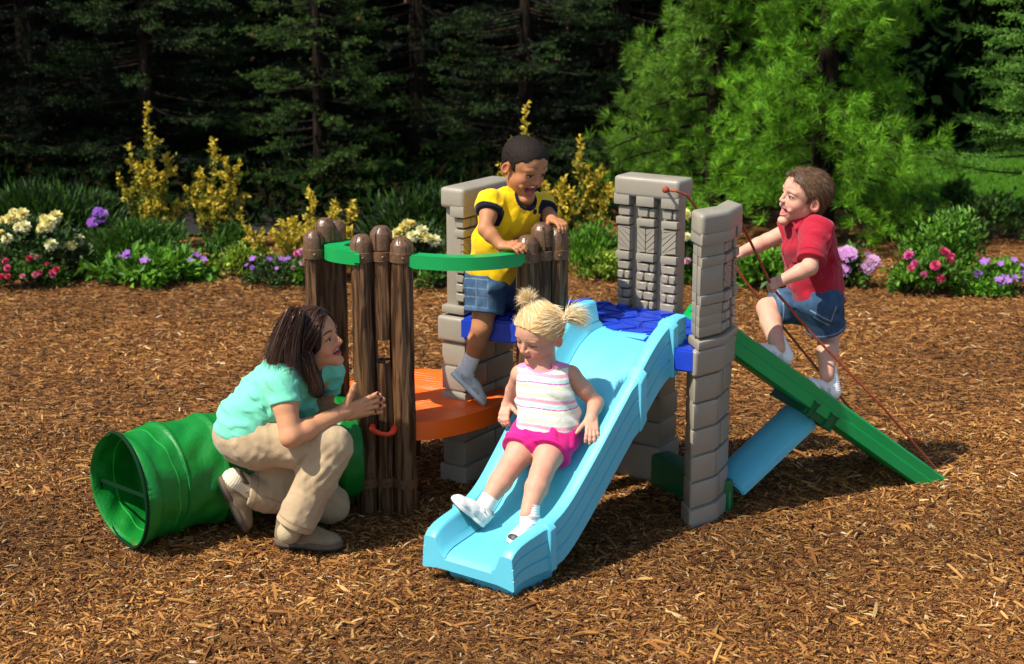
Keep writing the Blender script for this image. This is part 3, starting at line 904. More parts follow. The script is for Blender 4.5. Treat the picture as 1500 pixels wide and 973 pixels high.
def guide_hair(name, guides, n, spread, width, cols, m, parent, seed=0, segs=12, tipspread=1.0):
    """long hair: blades that follow guide polylines"""
    r = np.random.default_rng(seed); Vs = []; C = []
    for gi, gp in enumerate(guides):
        gp = np.asarray(gp, float)
        s = np.concatenate([[0], np.cumsum(np.linalg.norm(np.diff(gp, axis=0), axis=1))]); s /= s[-1]
        # smooth resample
        tt = np.linspace(0, 1, segs + 1)
        P = np.stack([np.interp(tt, s, gp[:, k]) for k in range(3)], 1)
        for _ in range(2): P[1:-1] = (P[:-2] + 2 * P[1:-1] + P[2:]) / 4
        off = r.normal(0, 1, (n, 3)) * spread; ln = .86 + .14 * r.random(n)
        wv = r.normal(0, 1, (n, 3)) * spread * .35; ph = r.random(n) * 6
        T = np.gradient(P, axis=0); T /= np.linalg.norm(T, axis=1)[:, None]
        sd_ = np.cross(T.mean(0), r.normal(size=(n, 3))); sd_ /= np.linalg.norm(sd_, axis=1)[:, None]
        rows = []
        for k, t in enumerate(tt):
            te = t * ln; Pk = np.stack([np.interp(te, tt, P[:, c]) for c in range(3)], 1)
            env = .18 + .82 * min(1, t * 3); env *= 1 + (tipspread - 1) * t
            Pk = Pk + off * env + wv * env * np.sin(t * 5 + ph)[:, None]
            ww = width * (1 if t < .7 else 1 - (t - .7) / .3 * .8)
            rows += [Pk - sd_ * ww / 2, Pk + sd_ * ww / 2]
        Vs.append(np.stack(rows, 1)); k2 = 2 * (segs + 1)
        cc = np.asarray(cols)[r.integers(0, len(cols), n)] * (.85 + .3 * r.random(n))[:, None]
        C.append(np.repeat(cc, k2, 0))
    V = np.concatenate(Vs); nn = len(V); V = V.reshape(-1, 3)
    q = np.array([[2 * k, 2 * k + 1, 2 * k + 3, 2 * k + 2] for k in range(segs)])
    Fq = (q[None] + (np.arange(nn) * k2)[:, None, None]).reshape(-1, 4)
    return link(name, np_mesh(name, V, Fq, np.concatenate(C)), m, parent)
def cap_roots(node, h, n, seed=0):
    V, Q = surf(node, h); r = np.random.default_rng(seed)
    a = V[Q]; nm = np.cross(a[:, 1] - a[:, 0], a[:, 3] - a[:, 0]); nm /= np.linalg.norm(nm, axis=1)[:, None] + 1e-12
    k = r.integers(0, len(Q), n); w = r.random((n, 2, 1))
    p = a[k, 0] + (a[k, 1] - a[k, 0]) * w[:, 0] + (a[k, 3] - a[k, 0]) * w[:, 1]
    return p, nm[k]

M_SKIN = mat('skin', attr=True, rough=.55, spec=.3, sss=.15, sssr=.01, bump=.12, bscale=700, dist=.002, var=.07, vscale=40)
M_CLOTH = mat('cloth', attr=True, rough=.88, spec=.15, bump=.10, bscale=600, dist=.006, sheen=.15, bump2=.55, b2scale=26)
M_DENIM = mat('denim', attr=True, rough=.85, spec=.15, bump=.4, bscale=900, dist=.002, var=.25, vscale=35, bump2=.5, b2scale=60)
M_SHOE = mat('shoe_leather', attr=True, rough=.5, bump=.12, bscale=400, dist=.003)
M_SUEDE = mat('suede', attr=True, rough=.8, spec=.2, bump=.3, bscale=300, dist=.003, var=.12, vscale=30)
M_HAIR = mat('hair', attr=True, rough=.5, spec=.35)
M_HAIRD = mat('dark_hair', attr=True, rough=.38, spec=.4)
M_HAIRB = mat('short_black_hair', attr=True, rough=.75, spec=.18)
const = lambda c: (lambda P: np.tile(np.array(c, float), (len(P), 1)))
def tubeclip(a, b, ra, rb):
    """a cone between two flat ends, for sleeves and trouser legs"""
    d = nrm(np.asarray(b, float) - np.asarray(a, float))
    return I(cap(a, np.asarray(b) + d * rb, ra, rb), half(b, d), k=.006)
lerp = lambda a, b, t: np.asarray(a) + (np.asarray(b) - np.asarray(a)) * t
def sock(parent, a, b, ra, rb, h=.002, col=(.78, .77, .74), m=None):
    d = nrm(np.asarray(b) - np.asarray(a))
    rib = lambda P: .0007 * np.sin(((P - a) @ d) * 700)
    return sdf_obj('sock', disp(I(cap(a, b, ra, rb), half(a, -d), k=.004), rib), h, m or M_CLOTH, parent, const(col))
# ================================================================ PEOPLE
HV = .0022
# ---------------------------------------------------------------- woman
def build_woman():
    root = thing('person', 'kneeling woman in mint green shirt and beige trousers, hands pressed together', 'woman', atz(440, 790))
    sk = np.array((.56, .26, .13))
    hd = Head(at(460, 497, 5.44), (.93, -.30, .26), (-.30, -.05, .95), .222, sk, (.150, .040), (.02, .01, .006), (.03, .015, .008), (.42, .07, .07), .6, mouth_u=-.290, browh=.085, smile=.34, tee=-.55)
    hd.gaze = (.0, .005)
    pel = at(371, 630, 5.43); mid = at(384, 597, 5.44); che = at(416, 566, 5.45); nb = at(446, 533, 5.45)
    shN = at(412, 558, 5.31); shF = at(484, 548, 5.58); elN = at(426, 640, 5.23); wrN = at(500, 605, 5.385)
    elF = at(470, 604, 5.60); wrF = at(507, 605, 5.50)
    hipN = at(372, 646, 5.36); hipF = at(380, 648, 5.50); knN = at(486, 652, 5.33); anN = at(428, 775, 5.29)
    knF = at(482, 738, 5.54); anF = at(345, 716, 5.43)
    fN = np.array([.98, .08, .10]); 
    hN, tipsN = hand(wrN, nrm(at(562, 588, 5.46) - wrN), (0.1, .97, .2), (-.1, 0, 1), .165, [[4, 5, 4], [3, 5, 4], [3, 5, 4], [4, 6, 5]], thumb=(.45, .85, .0), tb=(.0, 0), spread=(.12, .02, -.08, -.20))
    hF, tipsF = hand(wrF, nrm(at(566, 588, 5.475) - wrF), (0.0, -.97, .1), (0, 0, 1), .165, [[4, 5, 4], [3, 5, 4], [3, 5, 4], [4, 6, 5]], thumb=(.58, .78, .0))
    body = U([U(hd.nodes() and [hd.nodes()], .0), chain([hd.p(-.12, 0, -.25), nb], [.056, .060], .02), chain([pel, mid, che], [.09, .085, .085]),
              chain([che, shN], [.07, .045]), chain([che, shF], [.07, .042]),
              chain([shN, lerp(shN, elN, .45), elN], [.050, .043, .037], .015), chain([elN, lerp(elN, wrN, .3), wrN], [.037, .038, .025], .015), hN,
              chain([shF, elF], [.039, .035]), chain([elF, lerp(elF, wrF, .3), wrF], [.037, .038, .025], .015), hF,
              chain([hipN, knN, anN], [.07, .05, .03]), chain([hipF, knF, anF], [.07, .05, .03])], .016)
    def paint(P):
        c = np.tile(sk, (len(P), 1)); c = hd.paint(P, c)
        for t, r_ in tipsN[:4] + tipsF[:5]:
            m = ((P - t) ** 2).sum(1) < (r_ * 1.0) ** 2; c[m] = (.13, .008, .02)
        return c
    sdf_obj('body', body, HV, M_SKIN, root, paint)
    # shirt
    ax = nrm(nb - pel)
    fwd = nrm(np.cross(nrm(shF - shN), ax)); fwd = fwd * np.sign(fwd[0])
    slN = lerp(shN, elN, .42); slF = lerp(shF, elF, .42)
    Rt = np.stack([fwd, np.cross(ax, fwd), ax])
    sh = U([ell(lerp(pel, mid, .1), (.130, .165, .128), Rt), ell(mid, (.108, .140, .14), Rt), ell(che, (.108, .150, .13), Rt), ell(lerp(che, nb, .5) , (.075, .13, .08), Rt),
            ell(che + fwd * .075 + Rt[1] * .070 - ax * .03, (.055, .058, .055)), ell(che + fwd * .075 - Rt[1] * .070 - ax * .03, (.055, .058, .055)),
            cap(nb - ax * .045, shN, .052, .050), cap(nb - ax * .045, shF, .048, .042), tubeclip(shN, slN, .054, .056), tubeclip(shF, slF, .051, .053)], .028)
    nk = nb + fwd * .05 + ax * .01
    sh = S(sh, ell(nb + fwd * .055 + ax * .02, (.068, .060, .085), Rt), k=.006)
    hem = pel - ax * .055
    w1 = wr(.0038, 46, 3, axis=(.6, .1, 1)); w2 = wr(.0028, 105, 13, axis=(.8, 0, .6))
    sh = disp(sh, fade(lambda P: w1(P) + w2(P), [(slN, nrm(elN - shN), .09), (slF, nrm(elF - shF), .09), (hem, nrm(-ax + fwd * .55), .3)]))
    sh = I(sh, half(hem, -ax + fwd * .55), k=.008)
    sdf_obj('shirt', sh, .003, M_CLOTH, root, const((.17, .62, .42)))
    # trousers
    cufN = lerp(knN, anN, .96); cufF = lerp(knF, anF, .88)
    pe = I(U([ell(pel - ax * .02, (.120, .150, .12), Rt), cap(pel, hipN, .105, .09), cap(pel, hipF, .105, .09)], .02), half(pel + ax * .08, ax))
    tr = U([pe,
            chain([hipN, lerp(hipN, knN, .5), knN], [.095, .084, .068], .03), chain([hipF, lerp(hipF, knF, .5), knF], [.092, .080, .067], .03),
            chain([knN, lerp(knN, anN, .35)], [.068, .070], .02), tubeclip(lerp(knN, anN, .2), cufN, .070, .069), tubeclip(knF, cufF, .068, .060)], .028)
    f1 = wr(.0034, 52, 8, axis=(.5, 0, .8)); f2 = wr(.0011, 130, 5, axis=(.7, 0, .5))
    kn_ = lambda P: .007 * np.exp(-(((P - lerp(knN, anN, .22)) ** 2).sum(1)) / .006) * np.sin((P @ np.array([.7, 0, -.7])) * 210)
    tr = disp(tr, fade(lambda P: f1(P) + f2(P) + .6 * kn_(P), [(cufN, nrm(anN - knN), .1), (cufF, nrm(anF - knF), .1)]))
    def trc(P):
        c = np.tile(np.array((.43, .31, .18)), (len(P), 1))
        for a, b in ((knN, cufN), (knF, cufF)):
            d = nrm(b - a); t = (b - P) @ d; m = (np.abs(t - .024) < .002) & (((P - b) ** 2).sum(1) < .03); c[m] *= .6
        # side seam along the near leg
        return c
    sdf_obj('trousers', tr, .003, M_CLOTH, root, trc)
    # shoes
    cols = dict(upper=(.25, .18, .105), sole=(.12, .09, .06), tread=(.03, .025, .02), lace=(.17, .12, .07))
    hl = atz(404, 797, .0); toe = atz(497, 804, .0)
    sdf_s = shoe_objs(root, hl + np.array([0, 0, .002]), nrm(toe - hl), (0, 0, 1), np.linalg.norm(toe - hl) + .012, cols, .0025, M_SUEDE)
    # back foot: standing on its toes
    toeF = at(357, 780, 5.43); heF = at(318, 702, 5.40); d = nrm(toeF - heF)
    LF = .235
    uF = nrm(np.cross(np.cross(d, np.array([.9, 0.15, .35])), d))
    shoe_objs(root, heF - uF * .0 , d, uF, LF, cols, .0025, M_SUEDE)
    sock(root, lerp(knF, anF, .84), lerp(anF, heF + uF * .06, .5), .045, .047, .0025, (.66, .58, .42))
    sock(root, lerp(knN, anN, .90), anN + np.array([-.012, 0, -.012]), .040, .043, .0025, (.42, .33, .20))
    # hair
    g = S(U([hd.cranium(.055), hd.E((-.22, 0, -.10), (.30, .34, .36)), hd.E((-.13, .30, -.22), (.20, .13, .32)), hd.E((-.13, -.315, -.16), (.17, .115, .36)),
             hd.E((-.34, 0, -.45), (.26, .36, .34)), ell(at(424, 517, 5.42), (.075, .11, .10)), ell(at(411, 526, 5.42), (.045, .09, .05)), hd.E((-.08, -.34, -.55), (.16, .13, .34))], .10 * hd.h),
          hd.E((.43, 0, -.12), (.36, .34, .54)), hd.E((.22, 0, -.50), (.26, .30, .34)), hd.E((.02, -.45, -.06), (.15, .17, .19)), k=.03 * hd.h)
    gr = lambda P: .0009 * np.sin(hd.q(P)[:, 1] * 95 + 3 * np.sin(hd.q(P)[:, 0] * 9)) 
    hm = disp(g, gr)
    HC = [(.044, .015, .006), (.055, .019, .008), (.034, .012, .005), (.085, .034, .014)]
    ho = sdf_obj('hair', hm, .003, M_HAIRD, root, const((.022, .009, .005)))
    gs = []
    r = np.random.default_rng(4)
    for i in range(46):                                       # side and back falls from the parting
        side = -1 if i % 3 else 1
        a = r.uniform(-.35, .28)
        top = hd.p(a, side * .03, .53 - .35 * abs(a + .05) ** 1.5)
        q1 = hd.p(a - .05, side * .30, .38 - .25 * max(a, 0)); q2 = hd.p(min(a - .12, -.05) - .10 * r.random(), side * (.43), .05)
        e = r.random()
        q3 = hd.p(-.20 - .22 * e, side * .40, -.30); e = max(e, .75) if side > 0 else e
        q4 = hd.p(-.24 - .20 * e + .25 * (1 - e), side * (.36 - .06 * e), -.62 - .1 * (1 - e)); q5 = hd.p(-.20 - .15 * e + .38 * (1 - e), side * .30, -.80 - .16 * (1 - e))
        gs.append([top, q1, q2, q3, q4, q5])
    for i in range(22):
        l = r.uniform(-.36, .36)
        gs.append([hd.p(-.15, l * .3, .53), hd.p(-.42, l * .8, .35), hd.p(-.56, l, .02), hd.p(-.56, l * 1.05, -.32), hd.p(-.56, l * 1.0, -.60), hd.p(-.62, l * .9, -.74 - .05 * r.random())])
    for i in range(60):                                       # long falls over the back and the near shoulder
        e = r.random(); yy = 5.30 + .20 * r.random()
        gs.append([hd.p(-.2 + .2 * e, -.05, .52), at(427 + 14 * e, 452 + 4 * e, yy), at(405 + 30 * e, 490, yy - .01), at(390 + 44 * e, 519 + 12 * e, yy - .03), at(382 + 64 * e, 536 + 24 * e, yy - .04)])
    for i in range(16):                                       # lock in front of the near shoulder
        j = lambda k=.008: r.normal(0, k, 3)
        gs.append([hd.p(.02, -.06, .51), hd.p(-.06, -.36, .28) + j(), hd.p(-.13, -.44, -.08) + j(), at(447, 512, 5.335) + j(), at(455, 545, 5.325) + j(.01), at(461, 574, 5.325) + j(.012)])
    for i in range(34):                                       # strands combed back from the parting
        a = r.uniform(-.30, .30); l0 = r.uniform(-.02, .02)
        gs.append([hd.p(a, l0, .535 - .30 * abs(a + .02) ** 1.6), hd.p(a - .06, -.14, .515 - .35 * abs(a) ** 1.5), hd.p(a - .14, -.30, .40 - .3 * max(a, 0)), hd.p(a * .5 - .18, -.415, .16), hd.p(a * .4 - .22, -.435, -.10), hd.p(a * .3 - .24, -.42, -.35)])
    for i in range(10):                                       # front sweep over the forehead
        l = -r.uniform(.0, .1); 
        gs.append([hd.p(.18 + .02 * i, .02, .47 - .012 * i), hd.p(.30, -.16 - .012 * i, .34), hd.p(.22 - .01 * i, -.33, .14), hd.p(.10 - .02 * i, -.395, -.0), hd.p(-.08, -.41, -.12), hd.p(-.16, -.40, -.34)])
    guide_hair('hair_strand', gs, 50, .0095, .0018, HC, M_HAIRD, ho, 2, 14, .85)
build_woman()

unit_ = lambda a: a / (np.linalg.norm(a, axis=-1, keepdims=True) + 1e-9)
def boy_hair(root, hd, cols, n, ln, wd, seed, line=(.30, 1.05, .33), nape=-.30, curl=0, thick=.022, dir_f=0, front_up=0, M_H=None, jit=.35, nmk=.8):
    M_H = M_H or M_HAIR
    c0, sl_, f0 = line
    def cut(P):
        q = hd.q(P); f, l, u = q.T
        side = np.clip((np.abs(l) - .26) / .10, 0, 1)
        lim = c0 + (f - f0) * sl_ + .02 * np.sin(l * 31) + .015 * np.sin(f * 40)
        lim = np.where(f < f0 - .15, np.maximum(lim, nape), lim)
        sb = (np.abs(f - .05) < .05) & (np.abs(l) > .28)
        lim = np.where(sb, np.minimum(lim, -.06), lim)
        d = (lim - u) * hd.h * .7
        ear = (np.sqrt(((f + .075) / .10) ** 2 + ((u + .07) / .14) ** 2) - 1) * .1 * hd.h
        return np.where(np.abs(l) > .2, np.maximum(d, -ear), d)
    base = U([hd.cranium(thick), hd.E((-.10, 0, -.10), (.36, .315, .30))], .05 * hd.h)
    node = I(base, Nd(cut, [-9] * 3, [9] * 3), k=.01 * hd.h)
    bumpf = (lambda P: .0014 * (np.sin(P[:, 0] * 900 + 3 * np.sin(P[:, 2] * 400)) * np.sin(P[:, 2] * 800 + 2 * np.sin(P[:, 1] * 500)))) if curl else (lambda P: .0003 * np.sin(hd.q(P)[:, 1] * 160 + 4 * np.sin(hd.q(P)[:, 0] * 11)))
    node = disp(node, bumpf)
    o = sdf_obj('hair', node, .0022, M_H, root, const(np.array(cols[0]) * .9))
    p, nm = cap_roots(node, .004, n * 2, seed)
    q = hd.q(p); ok = (q[:, 2] > -.34) & ((q - np.array([-.05, 0, .05])) * (nm @ hd.R.T)).sum(1).__gt__(.05)
    p = p[ok][:n]; nm = nm[ok][:n]; q = q[ok][:n]
    flow = hd.f * dir_f + hd.u * -.5
    d = np.tile(flow, (len(nm), 1)); d = unit_(d - nm * (d * nm).sum(1)[:, None]) * .6 + nm * nmk
    if front_up: d = d + (hd.u * front_up + hd.f * .3)[None] * np.clip((q[:, :1] - .12) * 5, 0, 1) * np.clip((q[:, 2:] - .2) * 4, 0, 1)
    d /= np.linalg.norm(d, axis=1)[:, None]
    r = np.random.default_rng(seed)
    cc = np.asarray(cols)[r.integers(0, len(cols), len(p))] * (.7 + .6 * r.random(len(p)))[:, None]
    strands('hair_strand', p - nm * .002, d, ln * (.6 + .6 * r.random(len(p))), wd, cc, M_H, o, 2, .3, curl, jit, seed, .3)

def denim(P, seams=()):
    c = np.tile(np.array((.035, .075, .135)), (len(P), 1))
    for f in seams:
        w, col = f(P); c = mixc(c, col, w)
    return c

# ---------------------------------------------------------------- boy in yellow
def build_yellow():
    root = thing('person', 'small boy in yellow shirt and denim shorts leaning on the green rail', 'boy', at(722, 480, 6.05))
    sk = np.array((.43, .18, .078))
    f_ = nrm((.60, -.70, -.36))
    hd = Head(at(769, 243, 5.92), f_, (.26, -.22, .93), .212, sk, (.150, .090), (.012, .008, .006), (.02, .01, .006), (.34, .10, .08), .40, mouth_u=-.335, fat=1.05, nose=1.0, browh=.125, browk=.4, smile=.36, tee=.30)
    hd.gaze = (.006, -.012)
    pel = at(722, 405, 6.02); che = at(748, 318, 5.98); nb = at(766, 287, 5.945); mid = lerp(pel, che, .5)
    shR = at(719, 296, 5.90); elR = at(711, 336, 5.815); wrR = at(734, 360, 5.775)
    shL = at(793, 300, 6.04); elL = at(806, 320, 5.96); wrL = at(808, 322, 5.90)
    hiR = at(713, 424, 5.97); knR = at(706, 480, 5.93); anR = at(689, 533, 5.98)
    hiL = at(738, 424, 6.07); knL = at(778, 398, 6.0); anL = at(752, 436, 6.09)
    hR, _ = hand(wrR, nrm(at(756, 362, 5.74) + np.array([0, 0, .005]) - wrR), (-.1, .35, -.93), (.3, -.2, .2), .115, [[14, 26, 18], [12, 28, 20], [14, 30, 20], [18, 30, 20]], spread=(.16, .05, -.08, -.2), fat=1.08, thumb=(.55, .8, .2))
    hL, _ = hand(wrL, nrm(at(828, 328, 5.82) - wrL), (-.1, .1, -.95), (-1, 0, 0), .115, [[20, 35, 25], [22, 38, 25], [25, 40, 25], [28, 40, 25]], fat=1.08)
    Rt = np.stack([nrm(np.cross(nrm(shL - shR), nb - pel)), nrm(shL - shR), nrm(np.cross(nrm(np.cross(nrm(shL - shR), nb - pel)), nrm(shL - shR)))])
    fw = Rt[0] * np.sign(Rt[0][0]); ax = nrm(nb - pel)
    body = U([hd.nodes(), chain([hd.p(-.12, 0, -.28), nb], [.043, .046]), chain([pel, mid, che], [.08, .085, .085], .03), chain([che, shR], [.06, .035]), chain([che, shL], [.06, .035]),
              chain([shR, lerp(shR, elR, .5), elR], [.035, .032, .027], .012), chain([elR, lerp(elR, wrR, .35), wrR], [.028, .027, .020], .012), hR,
              chain([shL, elL], [.034, .028]), chain([elL, wrL], [.028, .020]), hL,
              chain([hiR, knR], [.058, .040]), chain([knR, lerp(knR, anR, .35), anR], [.039, .040, .026], .012), chain([hiL, knL, anL], [.06, .042, .028])], .012)
    sdf_obj('body', body, HV, M_SKIN, root, lambda P: hd.paint(P, np.tile(sk, (len(P), 1))))
    slR = lerp(shR, elR, .40); slL = lerp(shL, elL, .62)
    sh = U([ell(lerp(pel, mid, .25), (.105, .118, .10), Rt), ell(mid, (.102, .118, .11), Rt), ell(che, (.098, .125, .10), Rt), cap(nb - ax * .03, shR, .046, .044), cap(nb - ax * .03, shL, .046, .044),
            tubeclip(shR, slR, .048, .053), tubeclip(shL, slL, .046, .050)], .024)
    sh = S(sh, ell(nb + fw * .03 + ax * .015, (.048, .048, .05)), k=.004)
    w1 = wr(.006, 48, 21, axis=(.8, .2, .6)); w2 = wr(.003, 110, 5)
    sh = disp(sh, fade(lambda P: w1(P) + w2(P), [(slR, nrm(elR - shR), .075), (slL, nrm(elL - shL), .075)]))
    sh = I(sh, half(pel - ax * .015, -ax), k=.008)
    dR = nrm(elR - shR); dL = nrm(elL - shL); ncen = nb + fw * .03 + ax * .015
    def shc(P):
        c = np.tile(np.array((.80, .50, .004)), (len(P), 1)); nv = (.006, .007, .02)
        c[((P - ncen) ** 2).sum(1) < .0565 ** 2] = nv
        for d, s_ in ((dR, slR), (dL, slL)):
            q = P - s_; t = q @ d; c[(t > -.016) & (t < .03) & ((q * q).sum(1) - t * t < .058 ** 2)] = nv
        e = at(791, 312, 5.9); m = (((P - e) @ nrm(shL - shR)) / .012) ** 2 + ((P[:, 2] - e[2]) / .010) ** 2 < 1
        c[m & (((P - che) @ fw) > .03)] = nv
        return c
    sdf_obj('shirt', sh, .0024, M_CLOTH, root, shc)
    cuf = lerp(hiR, knR, .62)
    cufL = lerp(hiL, knL, .9)
    so_ = U([ell(pel, (.10, .115, .085), Rt), tubeclip(hiR, cuf, .080, .078), cap(pel, hiR, .088, .08), cap(pel, hiL, .088, .08), tubeclip(hiL, cufL, .076, .074)], .025)
    so_ = disp(so_, fade(wr(.0034, 75, 4, axis=(.3, .3, 1)), [(cuf, nrm(knR - hiR), .1)]))
    dd = nrm(knR - hiR)
    def sc(P):
        t = (P - cuf) @ dd
        lx = (P - hiR)[:, 0] - .0; z = t
        c = denim(P)
        hemf = (t > -.016) & (t < .03); c[hemf] = c[hemf] * np.array([1.6, 1.5, 1.35])
        for zz in (-.018, -.055, -.088, -.125):
            m = (np.abs(t - zz) < .0022) & (lx < .01); c[m] = (.12, .18, .25)
        m = (np.abs(lx + .040) < .002) | (np.abs(lx - .005) < .002); m &= (t < -.018) & (t > -.13); c[m] = (.12, .18, .25)
        fade = np.exp(-(((P - at(708, 432, 5.9)) / np.array([.03, .1, .05])) ** 2).sum(1)); c = mixc(c, (.13, .21, .32), .5 * fade)
        return c
    sdf_obj('shorts', so_, .0024, M_DENIM, root, sc)
    cols = dict(upper=(.66, .66, .61), sole=(.74, .74, .70), tread=(.45, .45, .42), lace=(.84, .84, .8), panel=(.46, .46, .43))
    toe = at(705, 593, 5.96); heel = at(660, 549, 5.965); d = nrm(toe - heel); uu = nrm(np.cross(np.cross(d, anR - heel), d))
    shoe_objs(root, heel, d, uu, .182, cols, .002, M_SHOE, wide=1.15)
    sock(root, lerp(knR, anR, .72), lerp(anR, lerp(heel, toe, .25), .45), .031, .034)
    hl = np.array([anL[0] - .03, anL[1] + .03, DECK + .013])
    shoe_objs(root, hl, (.85, -.5, 0), (0, 0, 1), .158, cols, .002, M_SHOE, wide=1.1)
    sock(root, lerp(knL, anL, .6), anL, .034, .036)
    boy_hair(root, hd, [(.018, .011, .008), (.03, .018, .012), (.012, .008, .006)], 6000, .0055, .0014, 5, line=(.285, .85, .32), nape=-.22, curl=1.6, thick=.012, M_H=M_HAIRB)
build_yellow()

# ---------------------------------------------------------------- girl on the slide
def build_girl():
    G = lambda s, w, h: np.array(sl(s, w, bed_zs(s) + h))
    root = thing('person', 'blonde toddler girl with pigtails in striped top and pink shorts coming down the slide', 'girl', G(.5, 0, 0))
    sk = np.array((.58, .295, .195))
    hd = Head(at(789, 489, 5.36), (-.66, -.66, -.30), (-.10, -.28, .95), .205, sk, (.088, .012), (.32, .19, .09), (.1, .15, .2), (.50, .16, .14), .05, mouth_u=-.300, smile=.45, fat=1.06, nose=.95, browh=.095)
    pel = G(.505, -.012, .085); che = at(797, 566, 5.355); nb = at(795, 532, 5.365); mid = lerp(pel, che, .5)
    shL = at(836, 550, 5.38); elL = at(873, 590, 5.40); wrL = at(866, 612, 5.31)
    shR = at(763, 549, 5.40); elR = at(752, 572, 5.46); wrR = at(744, 590, 5.47)
    hiL = at(815, 637, 5.33); knL = at(793, 694, 5.175); anL = at(773, 752, 5.085)
    hiR = at(781, 637, 5.36); knR = at(745, 688, 5.235); anR = at(712, 737, 5.165)
    hL, _ = hand(wrL, nrm(at(868, 640, 5.235) - wrL), (-.1, .35, -.93), (-1, 0, .0), .115, [[10, 24, 18], [10, 26, 18], [10, 26, 18], [12, 28, 18]], spread=(.14, .04, -.06, -.16), fat=1.05, thumb=(.72, .6, .35))
    hR, _ = hand(wrR, nrm(at(738, 608, 5.43) - wrR), (.3, .3, -.9), (1, -.3, 0), .105, [[20, 35, 20]] * 4, fat=1.08)
    lat = nrm(shL - shR); fw = nrm(np.cross(lat, nb - pel)); fw = fw * (1 if fw[1] < 0 else -1); ax = nrm(np.cross(fw, lat)); ax = ax * np.sign(ax[2])
    Rt = np.stack([fw, lat, ax])
    body = U([hd.nodes(), chain([hd.p(-.10, 0, -.28), nb], [.040, .043]), chain([pel, mid, che], [.075, .075, .07], .03), cap(che, nb, .07, .045), chain([nb - ax * .02, shR], [.04, .034]), chain([nb - ax * .02, shL], [.04, .034]),
              chain([shL, lerp(shL, elL, .5), elL], [.034, .031, .027], .012), chain([elL, lerp(elL, wrL, .3), wrL], [.027, .026, .020], .012), hL,
              chain([shR, elR], [.034, .027]), chain([elR, wrR], [.027, .020]), hR,
              chain([hiL, lerp(hiL, knL, .5), knL], [.060, .052, .040], .015), chain([knL, lerp(knL, anL, .35), anL], [.039, .040, .027], .012), 
              chain([hiR, lerp(hiR, knR, .5), knR], [.060, .052, .040], .015), chain([knR, lerp(knR, anR, .35), anR], [.039, .040, .027], .012)], .012)
    def paint(P):
        c = hd.paint(P, np.tile(sk, (len(P), 1)))
        for k_ in (knL, knR, elL): c = mixc(c, sk * np.array([1.05, .75, .7]), .5 * np.exp(-((P - k_ - np.array([0, -.03, .02])) ** 2).sum(1) / .0012))
        return c
    sdf_obj('body', body, HV, M_SKIN, root, paint)
    tp = U([ell(lerp(pel, mid, .3), (.098, .112, .10), Rt), ell(mid, (.092, .106, .12), Rt), ell(che, (.084, .103, .085), Rt), cap(nb - ax * .03, lerp(nb, shL, .78), .045, .034), cap(nb - ax * .03, lerp(nb, shR, .78), .045, .034)], .03)
    tp = S(tp, ell(nb + fw * .02 + ax * .02, (.058, .056, .05), Rt), ell(shL + lat * .012 - ax * .012, (.058, .036, .055), Rt), ell(shR - lat * .012 - ax * .012, (.058, .036, .055), Rt), k=.004)
    w1 = wr(.0042, 58, 9, axis=(.4, .1, 1)); tp = disp(tp, w1)
    tp = I(tp, half(pel + ax * .012, -ax), k=.006)
    wh = (.80, .77, .74)
    seq = [(0, .012, wh), (.012, .024, (.72, .74, .45)), (.024, .030, wh), (.030, .034, (.60, .07, .32)), (.034, .045, (.50, .72, .62)), (.045, .052, wh), (.052, .064, (.78, .36, .42)), (.064, .074, wh), (.074, .084, (.74, .76, .5)), (.084, .090, wh)]
    def tc_(P):
        t = (P - pel) @ ax + .006 * np.sin(((P - pel) @ lat) * 24) + 1.0
        tm = np.mod(t, .090); c = np.tile(np.array(wh), (len(P), 1))
        for a, b, k_ in seq: c[(tm >= a) & (tm < b)] = k_
        q = (P - (nb + fw * .02 + ax * .02)) @ Rt.T
        c[((q / np.array([.0665, .0645, .0585])) ** 2).sum(1) < 1] = (.72, .22, .42)
        c[(np.abs((P - nb) @ lat) > .055) & (((P - nb) @ ax) > -.015)] = (.72, .25, .45)
        return c
    sdf_obj('top', tp, .0022, M_CLOTH, root, tc_)
    cL = lerp(hiL, knL, .52); cR = lerp(hiR, knR, .52)
    st = U([ell(pel + ax * .0, (.100, .118, .075), Rt), tubeclip(hiL, cL, .078, .078), tubeclip(hiR, cR, .078, .078), cap(pel, hiL, .08, .075), cap(pel, hiR, .08, .075)], .022)
    st = disp(st, fade(wr(.0040, 85, 14, axis=(1, .2, .3)), [(cL, nrm(knL - hiL), .1), (cR, nrm(knR - hiR), .1)]))
    def stc(P):
        c = np.tile(np.array((.70, .012, .19)), (len(P), 1))
        for a, b in ((hiL, cL), (hiR, cR)):
            t = (P - b) @ nrm(b - a); m = (np.abs(t + .012) < .0018) & (((P - b) ** 2).sum(1) < .012); c[m] *= .6
        return c
    sdf_obj('shorts', st, .0022, M_CLOTH, root, stc)
    cols = dict(upper=(.68, .67, .63), sole=(.72, .71, .67), tread=(.08, .08, .06), lace=(.84, .84, .82), panel=(.42, .47, .46))
    # her right foot rests on its heel against the left wall, sole to the viewer's left
    hR_ = at(707, 772, 5.15); tR_ = at(668, 738, 5.13); d = nrm(tR_ - hR_); u0 = nrm(anR - hR_ + np.array([.02, -.02, .01])); 
    shoe_objs(root, hR_, d, u0, .160, cols, .002, M_SHOE, wide=1.12)
    sock(root, lerp(knR, anR, .78), lerp(anR, hR_ + d * .03, .4), .031, .034)
    hL_ = at(786, 776, 5.10); tL_ = at(757, 793, 5.00)
    hL_ = np.array([hL_[0], hL_[1], max(hL_[2], .15)]);  d = nrm(tL_ - hL_)
    cols = dict(cols, toe=(.03, .03, .03))
    shoe_objs(root, hL_, d, (-.05, -.25, 1), .160, cols, .002, M_SHOE, wide=1.12)
